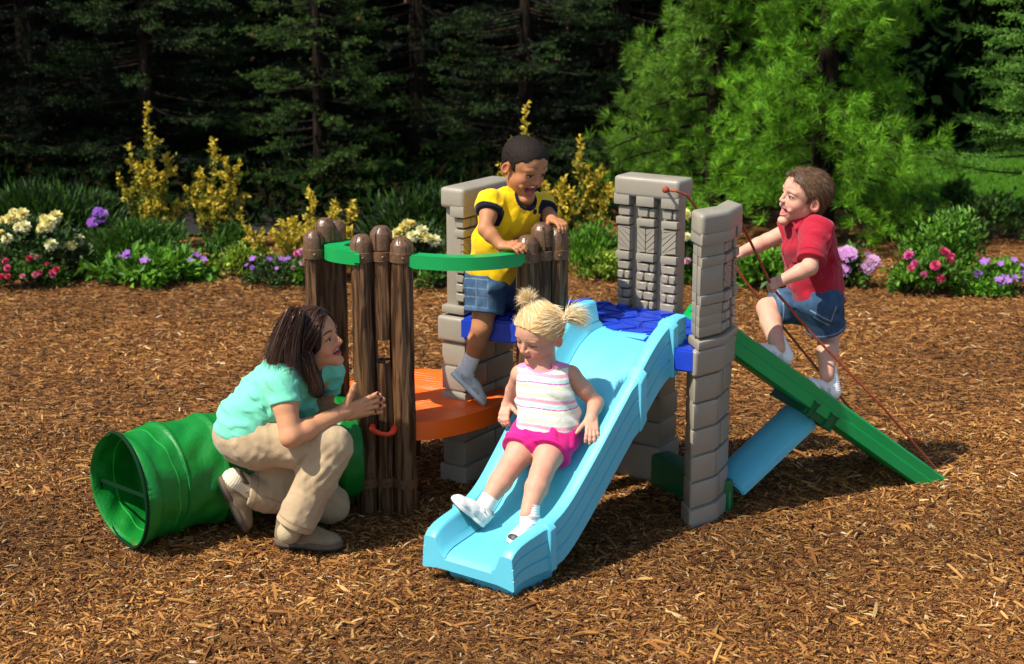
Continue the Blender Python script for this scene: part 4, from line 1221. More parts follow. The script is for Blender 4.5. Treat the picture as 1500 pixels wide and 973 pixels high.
    sock(root, lerp(knL, anL, .76), lerp(anL, hL_ + d * .03, .4), .031, .034)
    # hair: smooth cap drawn back to two tails
    def cut(P):
        q = hd.q(P); f, l, u = q.T
        lim = .27 + (f - .32) * 1.0 - .10 * np.clip(np.abs(l) - .15, 0, 1)
        lim = np.where((f < .17), np.maximum(lim, -.20 + .2 * (f + .3) * (f > -.3)), lim)
        d = (lim - u) * hd.h * .7
        ear = (np.sqrt(((f + .075) / .115) ** 2 + ((u + .075) / .15) ** 2) - 1) * .1 * hd.h
        return np.where(np.abs(l) > .2, np.maximum(d, -ear), d)
    node = I(U([hd.cranium(.020), hd.E((-.12, 0, -.08), (.36, .31, .28))], .05 * hd.h), Nd(cut, [-9] * 3, [9] * 3), k=.02 * hd.h)
    tA = hd.p(-.16, -.30, .46); tB = hd.p(-.30, .40, .28)
    def comb(P):
        q = hd.q(P); a = np.minimum(np.linalg.norm(P - tA, axis=1) * 0 + np.arctan2((P - tA) @ hd.f, (P - tA) @ hd.l), 9)
        b = np.arctan2((P - tB) @ hd.f, (P - tB) @ hd.u)
        w_ = (np.linalg.norm(P - tA, axis=1) < np.linalg.norm(P - tB, axis=1))
        return .0011 * np.where(w_, np.sin(a * 42), np.sin(b * 42))
    node = disp(node, comb)
    BC = [(.80, .60, .30), (.86, .70, .42), (.70, .48, .21), (.90, .80, .56)]
    ho = sdf_obj('hair', node, .0022, M_HAIR, root, const((.58, .37, .15)))
    p, nm = cap_roots(node, .004, 6000, 8)
    q = hd.q(p); ok = ((q - np.array([-.05, 0, .05])) * (nm @ hd.R.T)).sum(1) > .15; p = p[ok][:3000]; nm = nm[ok][:3000]
    tgt = np.where((np.linalg.norm(p - tA, axis=1) < np.linalg.norm(p - tB, axis=1))[:, None], tA, tB) - p
    tgt /= np.linalg.norm(tgt, axis=1)[:, None]; d = tgt - nm * (tgt * nm).sum(1)[:, None] * .8 + nm * .10; d /= np.linalg.norm(d, axis=1)[:, None]
    r = np.random.default_rng(3); cc = np.asarray(BC)[r.integers(0, 4, len(p))] * (.75 + .4 * r.random(len(p)))[:, None]
    strands('hair_strand', p, d, .022 + .02 * r.random(len(p)), .0013, cc, M_HAIR, ho, 3, .0, .1, .10, 3)
    # tails
    def tail(base, dirv, n, ln, g, sp, seed, reach=.05):
        r = np.random.default_rng(seed)
        dirs = np.tile(nrm(dirv), (n, 1)) + r.normal(0, sp, (n, 3))
        dirs /= np.linalg.norm(dirs, axis=1)[:, None]
        cc = np.asarray(BC)[r.integers(0, 4, n)] * (.8 + .35 * r.random(n))[:, None]
        strands('pigtail', base + r.normal(0, .006, (n, 3)), dirs, ln * (.6 + .5 * r.random(n)), .0016, cc, M_HAIR, ho, 6, g, .5, .05, seed)
    tail(tA, hd.u * .9 - hd.l * .35 - hd.f * .05, 1300, .050, .8, .38, 1)
    tail(tB, np.array([1.0, .35, .55]), 1500, .095, 1.4, .25, 2)
    [sdf_obj('hair_tie', ell(t_, (.011, .011, .010)), .002, M_CLOTH, ho, const((.7, .4, .5))) for t_ in (tA, tB)]
build_girl()

# ---------------------------------------------------------------- boy in red
def build_red():
    rmp = lambda s, w, h: np.array(rp(s, w, h))
    root = thing('person', 'small boy in red polo shirt climbing the green ramp with a rope in his fist', 'boy', rmp(.5, .08, 0))
    sk = np.array((.60, .315, .215))
    hd = Head(at(1177, 287, 6.04), (-.94, -.28, .16), (.14, -.10, .97), .212, sk, (.135, .078), (.22, .12, .06), (.03, .03, .035), (.50, .19, .16), .42, mouth_u=-.330, nose=.80, fat=1.05, browh=.12, browk=.45, smile=.34, tee=.30)
    hd.gaze = (0, 0)
    pel = at(1197, 440, 6.08); che = at(1187, 360, 6.065); nb = at(1180, 322, 6.05); mid = lerp(pel, che, .5)
    shN = at(1196, 345, 5.95); elN = at(1186, 392, 5.86); wrN = at(1147, 410, 5.835)
    shF = at(1163, 334, 6.14); elF = at(1124, 353, 6.16); wrF = at(1086, 370, 6.13)
    fs1 = .315; fs2 = .575
    anF = rmp(fs1, .02, .10); anN = rmp(fs2, .085, .095)
    anF = at(1140, 510, rmp(fs1, .105, 0)[1]); anN = at(1211, 550, rmp(fs2, .12, 0)[1])
    hiN = at(1203, 446, 6.02); knN = at(1213, 496, 6.06); hiF = at(1180, 446, 6.12); knF = at(1124, 452, 6.08)
    # rope line through the fist
    ra = at(1080, 318, 5.80); rb = np.array(rp(1.17, .165, .045))
    hN, _ = hand(wrN, nrm(at(1127, 420, 5.84) - wrN), (.2, .65, -.7), (-.3, -.4, .8), .105, [[60, 80, 50]] * 4, fat=1.1, thumb=(.75, .45, .45), tb=(.2, .5))
    hF, _ = hand(wrF, nrm(at(1070, 376, 6.13) - wrF), (.1, .5, -.8), (-.3, -.2, .8), .105, [[60, 80, 50]] * 4, fat=1.1, thumb=(.75, .45, .45), tb=(.2, .5))
    lat = nrm(shN - shF); fw = nrm(np.cross(lat, nb - pel)); fw = fw * (1 if fw[0] < 0 else -1); ax = nrm(np.cross(fw, lat)); ax = ax * np.sign(ax[2]); Rt = np.stack([fw, lat, ax])
    body = U([hd.nodes(), chain([hd.p(-.13, 0, -.25), nb], [.045, .047]), chain([pel, mid, che], [.08, .085, .08], .03), chain([che, shN], [.06, .035]), chain([che, shF], [.06, .035]),
              chain([shN, elN], [.036, .030]), chain([elN, lerp(elN, wrN, .35), wrN], [.031, .030, .022], .012), hN,
              chain([shF, elF], [.035, .029]), chain([elF, lerp(elF, wrF, .35), wrF], [.029, .029, .021], .012), hF,
              chain([hiN, knN], [.06, .041]), chain([knN, lerp(knN, anN, .35), anN], [.041, .042, .028], .012), chain([hiF, knF], [.06, .042]), chain([knF, lerp(knF, anF, .35), anF], [.042, .042, .028], .012)], .012)
    sdf_obj('body', body, HV, M_SKIN, root, lambda P: hd.paint(P, np.tile(sk, (len(P), 1))))
    slN = lerp(shN, elN, .80); slF = lerp(shF, elF, .42)
    sh = U([ell(lerp(pel, mid, .15), (.104, .118, .11), Rt), ell(mid, (.102, .118, .11), Rt), ell(che, (.098, .120, .095), Rt), cap(nb - ax * .03, shN, .052, .05), cap(nb - ax * .03, shF, .052, .05),
            tubeclip(shN, slN, .057, .057), tubeclip(shF, slF, .052, .054)], .03)
    sh = S(sh, ell(nb + fw * .025 + ax * .03, (.046, .042, .05), Rt), k=.004)
    w1 = wr(.0055, 46, 31, axis=(.6, .2, .8)); w2 = wr(.003, 100, 7)
    sh = disp(sh, fade(lambda P: w1(P) + w2(P), [(slN, nrm(elN - shN), .08), (slF, nrm(elF - shF), .08)]))
    hemn = -ax - fw * .25
    sh = I(sh, half(pel - ax * .052, hemn), k=.006)
    sl_c = pel + lat * .12 - ax * .03 - fw * .035
    # collar: two flaps round the neck
    cn = hd.p(-.13, 0, -.45); cn = nb + ax * .012
    ring = U([S(ell(cn, (.066, .063, .036), Rt), ell(cn + ax * .02, (.050, .047, .05), Rt), k=.002), cap(cn + fw * .05 + lat * .015, cn + fw * .062 + lat * .042 - ax * .024, .006), cap(cn + lat * .045 + fw * .02, cn + fw * .062 + lat * .044 - ax * .024, .006), cap(cn + fw * .05 - lat * .012, cn + fw * .06 - lat * .038 - ax * .022, .006)], .014)
    full = U([sh, ring], .003)
    dN = nrm(elN - shN); dF = nrm(elF - shF)
    def rc(P):
        c = np.tile(np.array((.36, .012, .030)), (len(P), 1))
        for d, s_ in ((dN, slN), (dF, slF)):
            m = (np.abs(((P - s_) @ d) + .022) < .0018) & (((P - s_) ** 2).sum(1) < .075 ** 2); c[m] *= .5
        for k in range(2):
            b = cn + fw * .08 - ax * (.035 + .03 * k); m = (((P - b) @ lat) ** 2 + ((P - b) @ ax) ** 2 < .0045 ** 2) & (((P - b) @ fw) > -.05); c[m] = (.16, .005, .012)
        m = (np.abs(np.abs((P - cn) @ lat) - .013) < .0015) & (((P - cn) @ fw) > .02) & (((P - cn) @ ax) > -.10) & (((P - cn) @ ax) < -.01); c[m] *= .55
        return c
    sdf_obj('polo_shirt', full, .0022, M_CLOTH, root, rc)
    cN = lerp(hiN, knN, .72); cF = lerp(hiF, knF, .86)
    so_ = U([ell(pel, (.100, .112, .09), Rt), tubeclip(hiN, cN, .080, .080), tubeclip(hiF, cF, .078, .064), cap(pel, hiN, .085, .08), cap(pel, hiF, .085, .08)], .022)
    so_ = disp(so_, fade(wr(.0034, 70, 6, axis=(.3, .2, 1)), [(cN, nrm(knN - hiN), .1), (cF, nrm(knF - hiF), .1)]))
    def sc(P):
        c = denim(P)
        for a, b in ((hiN, cN), (hiF, cF)):
            t = (P - b) @ nrm(b - a); nr = ((P - b) ** 2).sum(1) < .02
            m = (t > -.014) & nr; c[m] = c[m] * np.array([1.7, 1.6, 1.45]); m = (np.abs(t + .016) < .0018) & nr; c[m] = (.26, .33, .40)
        for (u1, v1, u2, v2) in ((1185, 452, 1215, 468), (1215, 468, 1222, 446), (1190, 462, 1212, 474)):
            a = at(u1, v1, 5.98); b = at(u2, v2, 5.98); ab = b - a; w_ = P - a; w_ = w_ * np.array([1, 0, 1]); ab = ab * np.array([1, 0, 1])
            t = np.clip((w_ @ ab) / (ab @ ab), 0, 1); dd = np.linalg.norm(w_ - t[:, None] * ab, axis=1); m = (dd < .0022) & (P[:, 1] < 6.05); c[m] = (.22, .30, .38)
        c = mixc(c, (.12, .20, .30), .4 * np.exp(-(((P - at(1135, 436, 6.05)) / np.array([.04, .1, .03])) ** 2).sum(1)))
        return c
    sdf_obj('shorts', so_, .0022, M_DENIM, root, sc)
    cols = dict(upper=(.68, .67, .60), sole=(.72, .71, .66), tread=(.4, .4, .38), lace=(.82, .82, .8), panel=(.50, .50, .46))
    up_ = -nrm(rd)
    up_ = np.array([up_[0], up_[1], up_[2]])
    for an, kn, s_, w_ in ((anF, knF, fs1, .105), (anN, knN, fs2, .12)):
        hl = rmp(s_ + .035, w_, .0175)
        d = nrm(-rd + rs * .10)
        shoe_objs(root, hl, d, rn, .168, cols, .002, M_SHOE, wide=1.1)
        sock(root, lerp(kn, an, .68), hl + d * .03 + np.array(rn) * .04, .033, .036)
    boy_hair(root, hd, [(.10, .050, .022), (.16, .085, .04), (.07, .032, .014), (.24, .14, .07)], 8000, .020, .0011, 9, line=(.31, 1.0, .33), nape=-.28, thick=.026, dir_f=-.25, front_up=.35, jit=.13, nmk=.22)
    return ra
build_red()
# ropes
M_ROPE = mat('rope', (.36, .060, .018), .7, .8, 260, .3, 120, dist=.006)
def rope(pts, name='rope'):
    bm = bmesh.new(); P = [Vector(p) for p in pts]; out = []
    for a, b in zip(P[:-1], P[1:]):
        for k in range(10): 
            t = k / 10; out.append(a.lerp(b, t))
    out.append(P[-1]); tube(bm, out, .0052, 8)
    return link(name, bm_mesh(name, bm, 60), M_ROPE, play)
M_DARK = mat('rope_hole', (.01, .005, .004), .8)
rope([at(975, 278, 6.10), at(978, 279, 6.02), at(990, 280, 5.97), at(1006, 286, 5.99), at(1072, 378, 6.12), at(1090, 410, 6.13), tuple(np.array(rp(1.0, -.165, .045)))])
rope([at(1066, 304, 5.66), at(1079, 312, 5.74), at(1104, 364, 5.80), at(1131, 421, 5.85), at(1190, 490, 5.88), at(1290, 593, 5.93), tuple(np.array(rp(1.175, .165, .045)))])
bm = bmesh.new(); bmesh.ops.create_uvsphere(bm, u_segments=12, v_segments=8, radius=.014)
kc = at(975, 278, 6.005)
for v in bm.verts: v.co = v.co + Vector(kc)
link('rope_knot', bm_mesh('rope_knot', bm, 60), M_ROPE, play)

# ---------------------------------------------------------------- crawl tunnel
def build_tunnel():
    root = thing('crawl_tunnel', 'green fabric crawl tunnel lying open on the wood chips', 'tunnel', (-1.3, 5.45, 0))
    path = np.array([(-1.405, 5.35), (-1.30, 5.475), (-1.14, 5.60), (-.92, 5.73), (-.72, 5.815), (-.615, 5.845)])
    s = np.concatenate([[0], np.cumsum(np.linalg.norm(np.diff(path, axis=0), axis=1))]); Ltot = s[-1]
    RAD = .205; n = 72; ns = 110
    V = []; r_ = np.random.default_rng(2)
    for k in range(ns + 1):
        t = Ltot * k / ns
        c = np.array([np.interp(t, s, path[:, i]) for i in (0, 1)])
        e = .02; c2 = np.array([np.interp(min(t + e, Ltot), s, path[:, i]) for i in (0, 1)]); c1 = np.array([np.interp(max(t - e, 0), s, path[:, i]) for i in (0, 1)])
        d = nrm(c2 - c1); side = np.array([d[1], -d[0]])
        if k == 0: d = nrm(np.array([.80, .60])); side = np.array([d[1], -d[0]])
        # hoops every .17 m; cloth slack between
        ph = (t % .175) / .175; sag = .010 * math.sin(math.pi * ph) if t > .02 else 0
        hoop = .006 * math.exp(-((min(ph, 1 - ph)) / .05) ** 2)
        for j in range(n):
            a = 2 * math.pi * j / n
            wv = .0035 * math.sin(a * 11 + 5 * math.sin(t * 9)) * math.sin(math.pi * ph) + .003 * math.sin(t * 55 + 4 * math.sin(a * 3)) * math.sin(math.pi * ph)
            rr_ = RAD - sag + hoop + wv
            z = .217 + rr_ * math.sin(a) * 1.0
            z = max(z, .014)
            V.append((c[0] + side[0] * rr_ * math.cos(a), c[1] + side[1] * rr_ * math.cos(a), z))
    V = np.array(V); i = np.arange((ns + 1) * n).reshape(ns + 1, n)
    Fq = np.stack([i[:-1].ravel(), np.roll(i, -1, 1)[:-1].ravel(), np.roll(i, -1, 1)[1:].ravel(), i[1:].ravel()], 1)
    m = mat('tunnel_nylon', (.002, .20, .020), .48, .10, 90, .08, 12, trans=.14, bump2=.28, b2scale=14, dist=.02)
    me = np_mesh('fabric', V, Fq)
    o = link('fabric', me, m, root)
    md = o.modifiers.new('thick', 'SOLIDIFY'); md.thickness = .003
    M_TRIM = mat('tunnel_trim', (.002, .022, .007), .8, spec=.1)
    bm = bmesh.new(); ring = [Vector(V[j]) for j in range(n)]
    tube(bm, ring, .0075, 8, closed=True)
    link('mouth_hoop', bm_mesh('mouth_hoop', bm, 60), M_TRIM, root)
    bm = bmesh.new()
    a = np.array(V[int(n * .04)]); b = np.array(V[int(n * .52)])
    t_ = bmesh.new(); bmesh.ops.create_cube(t_, size=1)
    d = nrm(b - a); a2 = np.array([0, 0, 1.]); e3 = nrm(np.cross(d, a2))
    for v in t_.verts:
        q = (a + b) / 2 + d * v.co.x * np.linalg.norm(b - a) + np.cross(e3, d) * v.co.z * .014 + e3 * v.co.y * .003 + np.array([0, 0, 0])
        v.co = Vector(q)
    add_bm(bm, t_)
    link('mouth_strap', bm_mesh('mouth_strap', bm, 40), M_TRIM, root)
    # seams: piping round the tunnel and along it
    for kk in (11, 12):
        pass
    for name_, idx in (('hoop_seam', [12 * n + j for j in range(n)]),):
        bm = bmesh.new(); tube(bm, [Vector(V[q]) + (Vector(V[q]) - Vector(V[12 * n:13 * n].mean(0))).normalized() * .001 for q in idx], .004, 6, closed=True)
        link(name_, bm_mesh(name_, bm, 60), mat('tunnel_piping', (.004, .30, .025), .5), root)
    bm = bmesh.new(); jj = int(n * .90)
    tube(bm, [Vector(V[k * n + jj]) for k in range(0, ns + 1)], .0025, 6)
    link('side_seam', bm_mesh('side_seam', bm, 60), bpy.data.materials['tunnel_piping'], root)
build_tunnel()
# ================================================================ PLANTING
M_LEAF = mat('leaf', attr=True, rough=.5, spec=.3, trans=.30)
M_NEEDLE = mat('needle', attr=True, rough=.55, spec=.25, trans=.15)
M_PETAL = mat('petal', attr=True, rough=.6, spec=.2, trans=.25)
M_WOOD = mat('shaded_leaf', attr=True, rough=1, spec=0)  # matte, for leaves that carry the wood's shade in their dark colours
M_STEM = mat('stem', (.05, .035, .018), .8, .5, 60)
M_TRUNK = bark_mat('tree_bark', (.006, .004, .003), (.022, .014, .009), .9, (30, 30, 6))
M_TRUNK.node_tree.nodes['Principled BSDF'].inputs['Specular IOR Level'].default_value = .1
def unit(a): return a / (np.linalg.norm(a, axis=-1, keepdims=True) + 1e-12)
def leaves(c, d, n, ln, wd, col):
    """rhombic leaves: c base points, d direction, n normal"""
    s = unit(np.cross(d, n)); nn = np.cross(s, d); k = len(c); ln = np.asarray(ln)[:, None] * np.ones((k, 1)); wd = np.asarray(wd)[:, None] * np.ones((k, 1))
    V = np.stack([c, c + d * ln * .45 + s * wd * .5 + nn * wd * .12, c + d * ln - nn * ln * .10, c + d * ln * .45 - s * wd * .5 + nn * wd * .12], 1).reshape(-1, 3)
    F_ = np.arange(4 * k).reshape(k, 4)
    return V, F_, np.repeat(col, 4, 0)
class Acc:
    def __init__(s): s.V = []; s.F = []; s.C = []; s.o = 0
    def add(s, v, f, c): s.V.append(v); s.F.append(f + s.o); s.C.append(c); s.o += len(v)
    def mesh(s, name): return np_mesh(name, np.concatenate(s.V), np.concatenate(s.F), np.concatenate(s.C), smooth=False)
def pick(r, pal, n, var=.35):
    pal = np.asarray(pal); return pal[r.integers(0, len(pal), n)] * (1 - var / 2 + var * r.random(n))[:, None]
def stems_mesh(pts_list, r0, r1, n=5):
    bm = bmesh.new()
    for p in pts_list: tube(bm, p, list(np.linspace(r0, r1, len(p))), n)
    return bm_mesh('stems', bm, 60)

_flower_cache = {}
def flower_mesh(kind, col, size):
    k = (kind, col)
    if k in _flower_cache: return _flower_cache[k]
    r = np.random.default_rng(abs(hash(str(k))) % 1000 if False else len(_flower_cache) + 3)
    A = Acc()
    rings = {'rose': [(8, -.25, .80, .80), (8, .25, .85, .85), (8, .65, .85, .8), (7, 1.0, .80, .7), (6, 1.3, .75, .6)], 'daisy': [(5, .25, 1.0, .95)], 'cluster': None}[kind]
    if rings is None:
        n = 26; c = unit(r.normal(size=(n, 3))) * np.array([.5, .5, .35]); c[:, 2] = np.abs(c[:, 2])
        for j in range(4):
            a = j * math.pi / 2 + r.random(n); d = np.stack([np.cos(a), np.sin(a), .3 + 0 * a], 1)
            A.add(*leaves(c, unit(d), np.tile([0, 0, 1.], (n, 1)), .32 * np.ones(n), .26 * np.ones(n), pick(r, [col], n, .4)))
    else:
        for m, el, ln, wd in rings:
            a = np.arange(m) * 2 * np.pi / m + r.random() * 3
            d = np.stack([np.cos(a) * math.cos(el), np.sin(a) * math.cos(el), np.sin(el) + 0 * a], 1); nn = np.stack([-np.cos(a) * math.sin(el), -np.sin(a) * math.sin(el), math.cos(el) + 0 * a], 1)
            A.add(*leaves(np.zeros((m, 3)), d, nn, ln * .55 * np.ones(m), wd * .62 * np.ones(m), pick(r, [col], m, .25)))
        if kind == 'daisy':
            A.add(*leaves(np.array([[-.08, 0, .06]]), np.array([[1., 0, 0]]), np.array([[0, 0, 1.]]), [.16], [.16], np.array([(.5, .35, .05)])))
    _flower_cache[k] = me = A.mesh('flower'); return me
def add_flowers(root, pts, dirs, kind, cols, size, r):
    for p, d in zip(pts, dirs):
        col = cols[r.integers(0, len(cols))]
        me = flower_mesh(kind, col, size)
        o = bpy.data.objects.new('flower', me); COL.objects.link(o)
        if not me.materials: me.materials.append(M_PETAL)
        o.parent = root
        q = Vector(d).to_track_quat('Z', 'Y'); o.rotation_euler = (q @ Matrix.Rotation(r.random() * 6, 3, 'Z').to_quaternion()).to_euler()
        s = size * (.75 + .5 * r.random()); o.scale = (s, s, s); o.location = Vector(p) - root.location

def bush(name, label, cat, u, v, w, h, pal, n=1600, leaf=(.05, .026), clumps=26, flowers=(), seed=0, depth=None, group=None, feather=False, rise=0., lift=0.):
    r = np.random.default_rng(seed); b = atz(u, v); d_ = depth or w * .8
    root = thing(name, label, cat, b, 0, group)
    a = r.random(clumps) * 2 * np.pi; rad = np.sqrt(r.random(clumps)); zz = r.random(clumps)
    rr_ = np.sqrt(np.clip(1 - zz ** 2 * .85, 0, 1))
    cc = np.stack([np.cos(a) * rad * rr_ * w / 2, np.sin(a) * rad * rr_ * d_ / 2, .10 * h + zz * h * .85 * (1 - .25 * rad)], 1)
    k = r.integers(0, clumps, n)
    out = unit(cc * np.array([1, 1, .5]) + np.array([0, 0, .15]))
    p = cc[k] + r.normal(0, 1, (n, 3)) * np.array([w * .085, d_ * .085, h * .09])
    p[:, 2] = np.maximum(p[:, 2], .005)
    A = Acc()
    cl_v = (.65 + .7 * r.random(clumps))[k][:, None]
    if feather:
        d = unit(out[k] * 1.0 + np.array([0, 0, .5 + rise]) + r.normal(0, .35, (n, 3)))
    else: d = unit(out[k] + r.normal(0, .7, (n, 3)) + np.array([0, 0, rise]))
    nn = unit(r.normal(0, .5, (n, 3)) + np.array([0, -.2, 1.]))
    A.add(*leaves(p + b, d, nn, leaf[0] * (.6 + .7 * r.random(n)), leaf[1] * (.7 + .5 * r.random(n)), pick(r, pal, n) * cl_v))
    link('foliage', A.mesh('foliage'), M_LEAF, root)
    st = [[b + np.array([r.normal(0, .02), r.normal(0, .02), -.01]), b + cc[i] * .5 + np.array([0, 0, -.02]), b + cc[i]] for i in range(min(clumps, 14))]
    link('stems', stems_mesh(st, .006, .002), M_STEM, root)
    for kind, cols, size, m, zlo, side in flowers:
        a = r.random(m) * 2 * np.pi; z = zlo + (1.04 - zlo) * r.random(m); q = np.sqrt(np.clip(1 - (z * .9) ** 2, .05, 1)) * (.75 + .35 * r.random(m))
        a = np.where(np.sin(a) > .3, -a, a)
        P = np.stack([np.cos(a) * q * w / 2, np.sin(a) * q * d_ / 2, z * h], 1)
        D = unit(P * np.array([1, 1, .3]) / np.array([w, d_, h]) + np.array([0, -.6, .9]) + r.normal(0, .25, (m, 3)))
        add_flowers(root, b + P + np.array([0, 0, .02]), D, kind, cols, size, r)
    return root
def spire_shrub(name, label, u, v, hgt, w, pal_tip, pal_in, nst=16, seed=0, n=2600, group=None, stems=None):
    """upright shrub of leafy wands, golden towards the tips"""
    r = np.random.default_rng(seed); b = atz(u, v)
    root = thing(name, label, 'shrub', b, 0, group); A = Acc(); st = []
    for i in range(nst):
        if stems and i < len(stems): dx, hz = stems[i]; dy = r.normal(0, .05)
        else: dx, dy, hz = r.normal(0, w * .28), r.normal(0, w * .2), hgt * r.uniform(.30, .62)
        tip = np.array([dx, dy, hz]); m = tip * np.array([.75, .75, .55]); P0 = np.array([dx * .15, dy * .15, 0])
        tt = np.linspace(0, 1, 12)[:, None]; path = (1 - tt) ** 2 * P0 + 2 * tt * (1 - tt) * m + tt ** 2 * tip + r.normal(0, .008, (12, 3))
        st.append(list(b + path))
        k = int(.85 * n / nst * (.5 + 1.0 * hz / hgt)); t = r.random(k) ** .75
        pos = np.stack([np.interp(t, tt[:, 0], path[:, c]) for c in range(3)], 1) + r.normal(0, .012, (k, 3)) * (1.6 - t)[:, None]
        d = unit(r.normal(0, .8, (k, 3)) + np.array([dx * .5, dy * .5, .9]))
        f = np.clip((t - .52) * 2.0 + r.normal(0, .32, k), 0, 1)[:, None]
        col = pick(r, pal_in, k) * (1 - f) + pick(r, pal_tip, k) * f
        A.add(*leaves(b + pos, d, unit(r.normal(size=(k, 3)) + np.array([0, -.3, .6])), .034 * (.7 + .6 * r.random(k)), .021 * (.7 + .6 * r.random(k)), col))
        for j in range(5):                                      # side sprigs
            q = r.uniform(.25, .85); o = np.array([np.interp(q, tt[:, 0], path[:, c]) for c in range(3)]); dv = unit(r.normal(0, 1, 3) + np.array([0, 0, .7])); L_ = r.uniform(.05, .13)
            k = 26; t = r.random(k); pos = o + dv * (t * L_)[:, None] + r.normal(0, .006, (k, 3)); f = np.clip(q + r.normal(0, .3, k), 0, 1)[:, None]
            A.add(*leaves(b + pos, unit(dv + r.normal(0, .6, (k, 3))), unit(r.normal(size=(k, 3))), .028 * np.ones(k), .016 * np.ones(k), pick(r, pal_in, k) * (1 - f) + pick(r, pal_tip, k) * f))
    link('foliage', A.mesh('foliage'), M_LEAF, root); link('stems', stems_mesh(st, .007, .002), M_STEM, root)
    return root

# ---------------------------------------------------------------- conifers
def spruce_meshes(seed, H, rad, pal, fine_to=3.0, dens=1.0, skirt=.15):
    """whorled branches with hanging twigs of needles. Fine needles low down, coarser above"""
    r = np.random.default_rng(seed); A = Acc(); br = []
    z = skirt
    while z < H * .97:
        R_ = rad * (1 - z / H) ** .8 * (.8 + .4 * r.random()); fine = z < fine_to
        nb = int((5 if fine else 4) * dens + r.integers(0, 3))
        for j in range(nb):
            az = r.random() * 2 * np.pi; L_ = R_ * (.65 + .5 * r.random()); L_ = max(L_, .12)
            u_ = np.array([math.cos(az), math.sin(az), 0]); zz = z + r.normal(0, .05)
            tt = np.linspace(0, 1, 7)[:, None]; path = np.array([0, 0, zz]) + u_ * tt * L_ + np.array([0, 0, 1]) * (-.22 * tt * L_ + .20 * tt ** 2.2 * L_)
            br.append(list(path))
            nt_ = int((30 if fine else 12) * L_ / 1.0 * dens) + 4
            t = .22 + .78 * r.random(nt_) ** .8; t[0] = .97; t[1] = .93
            o = np.stack([np.interp(t, tt[:, 0], path[:, c]) for c in range(3)], 1)
            sd_ = np.array([-u_[1], u_[0], 0]); sg = r.choice([-1, 1], nt_)
            tl = (.10 + .20 * (1 - t) + .08 * r.random(nt_)) * (1 if fine else 1.5)
            td = unit(u_ * (.8 + .3 * r.random((nt_, 1))) + sd_ * (sg * (.75 - .5 * t) * (.6 + .8 * r.random(nt_)))[:, None] + np.array([0, 0, 1]) * r.normal(.02, .16, (nt_, 1)))
            kn = 16 if fine else 8
            k = nt_ * kn; ti = np.repeat(np.arange(nt_), kn); s_ = r.random(k)
            p = o[ti] + td[ti] * (s_ * tl[ti])[:, None]
            nd = unit(td[ti] * .75 + unit(r.normal(size=(k, 3))) * .75)
            ln = (.030 if fine else .10) * (.7 + .6 * r.random(k)); wd = (.0075 if fine else .045) * np.ones(k)
            tip = np.clip(s_ * .6 + t[ti] * .6 - .3, 0, 1)[:, None]
            col = pick(r, pal[:2], k, .5) * (1 - tip) + pick(r, pal[2:], k, .4) * tip
            A.add(*leaves(p, nd, unit(r.normal(size=(k, 3)) + np.array([0, 0, .8])), ln, wd, col))
        z += (.13 if fine else .34) * (.7 + .6 * r.random())
    bm = bmesh.new(); tube(bm, [(0, 0, -.1), (0, 0, H * .5), (0, 0, H)], [.035 + H * .011, .02 + H * .006, .01], 9)
    for p in br[::1]: tube(bm, p, list(np.linspace(.012, .003, len(p))), 4)
    return A.mesh('crown'), bm_mesh('trunk', bm, 60)
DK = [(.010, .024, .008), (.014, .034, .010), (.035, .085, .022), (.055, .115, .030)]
DK2 = [(.003, .0075, .002), (.004, .010, .002), (.007, .017, .003), (.010, .024, .004)]  # near-black needles: deep shade put into the colour
GR_SP = 'dark spruces behind the flower bed'
def place_tree(name, label, cat, me_c, me_t, x, y, rz, sc=1.0, group=None):
    root = thing(name, label, cat, (x, y, 0), rz, group); root.scale = (sc, sc, sc)
    for nm, me, m in (('trunk', me_t, M_TRUNK), ('crown', me_c, M_NEEDLE)):
        if not me.materials: me.materials.append(m)
        o = bpy.data.objects.new(nm, me); COL.objects.link(o); o.parent = root
    return root
def bx(u, y): return at(u, 300, y)[0]
LT = [(.005, .016, .003), (.008, .023, .004), (.045, .105, .010), (.090, .160, .016)]  # shaded insides and sunlit tips put into the needle colours
LT2 = [(.004, .013, .003), (.006, .018, .003), (.022, .055, .006), (.046, .088, .010)]  # dimmer copy, with more shade in the needle colours
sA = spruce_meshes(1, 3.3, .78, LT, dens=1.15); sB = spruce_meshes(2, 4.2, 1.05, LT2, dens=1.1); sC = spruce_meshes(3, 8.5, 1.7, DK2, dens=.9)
spots = [('sA', 472, 12.9, 0.3, .95, 'open spruce with lit branch tips left of the brown log posts'),
         ('sB', 225, 13.4, 1.0, 1.0, 'spruce rising behind the tall golden shrub'),
         ('sB', 770, 13.6, 2.2, 1.0, 'spruce rising behind the boy in yellow'),
         ('sC', 60, 14.2, .5, 1.0, 'dark spruce above the cream roses at the left edge'),
         ('sC', 345, 15.2, 2.5, 1.05, None), ('sC', 620, 15.0, 4.0, 1.05, None), ('sC', 900, 15.6, 5.1, 1.0, None), ('sC', 135, 16.0, 1.9, 1.1, None),
         ('sC', 500, 16.6, 3.1, 1.1, None), ('sC', 740, 16.8, .9, 1.1, None), ('sC', -60, 15.0, 3.7, 1.1, None), ('sC', 1010, 17.5, 2.9, 1.1, None), ('sC', 250, 17.4, 5.5, 1.1, None)]
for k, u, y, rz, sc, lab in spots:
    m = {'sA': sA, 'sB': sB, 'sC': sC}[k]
    place_tree('spruce_tree', lab or 'black-green spruce in the deep shade behind the front row of spruces', 'tree', m[0], m[1], bx(u, y), y, rz, sc, GR_SP if lab is None else 'spruces behind the flower bed')
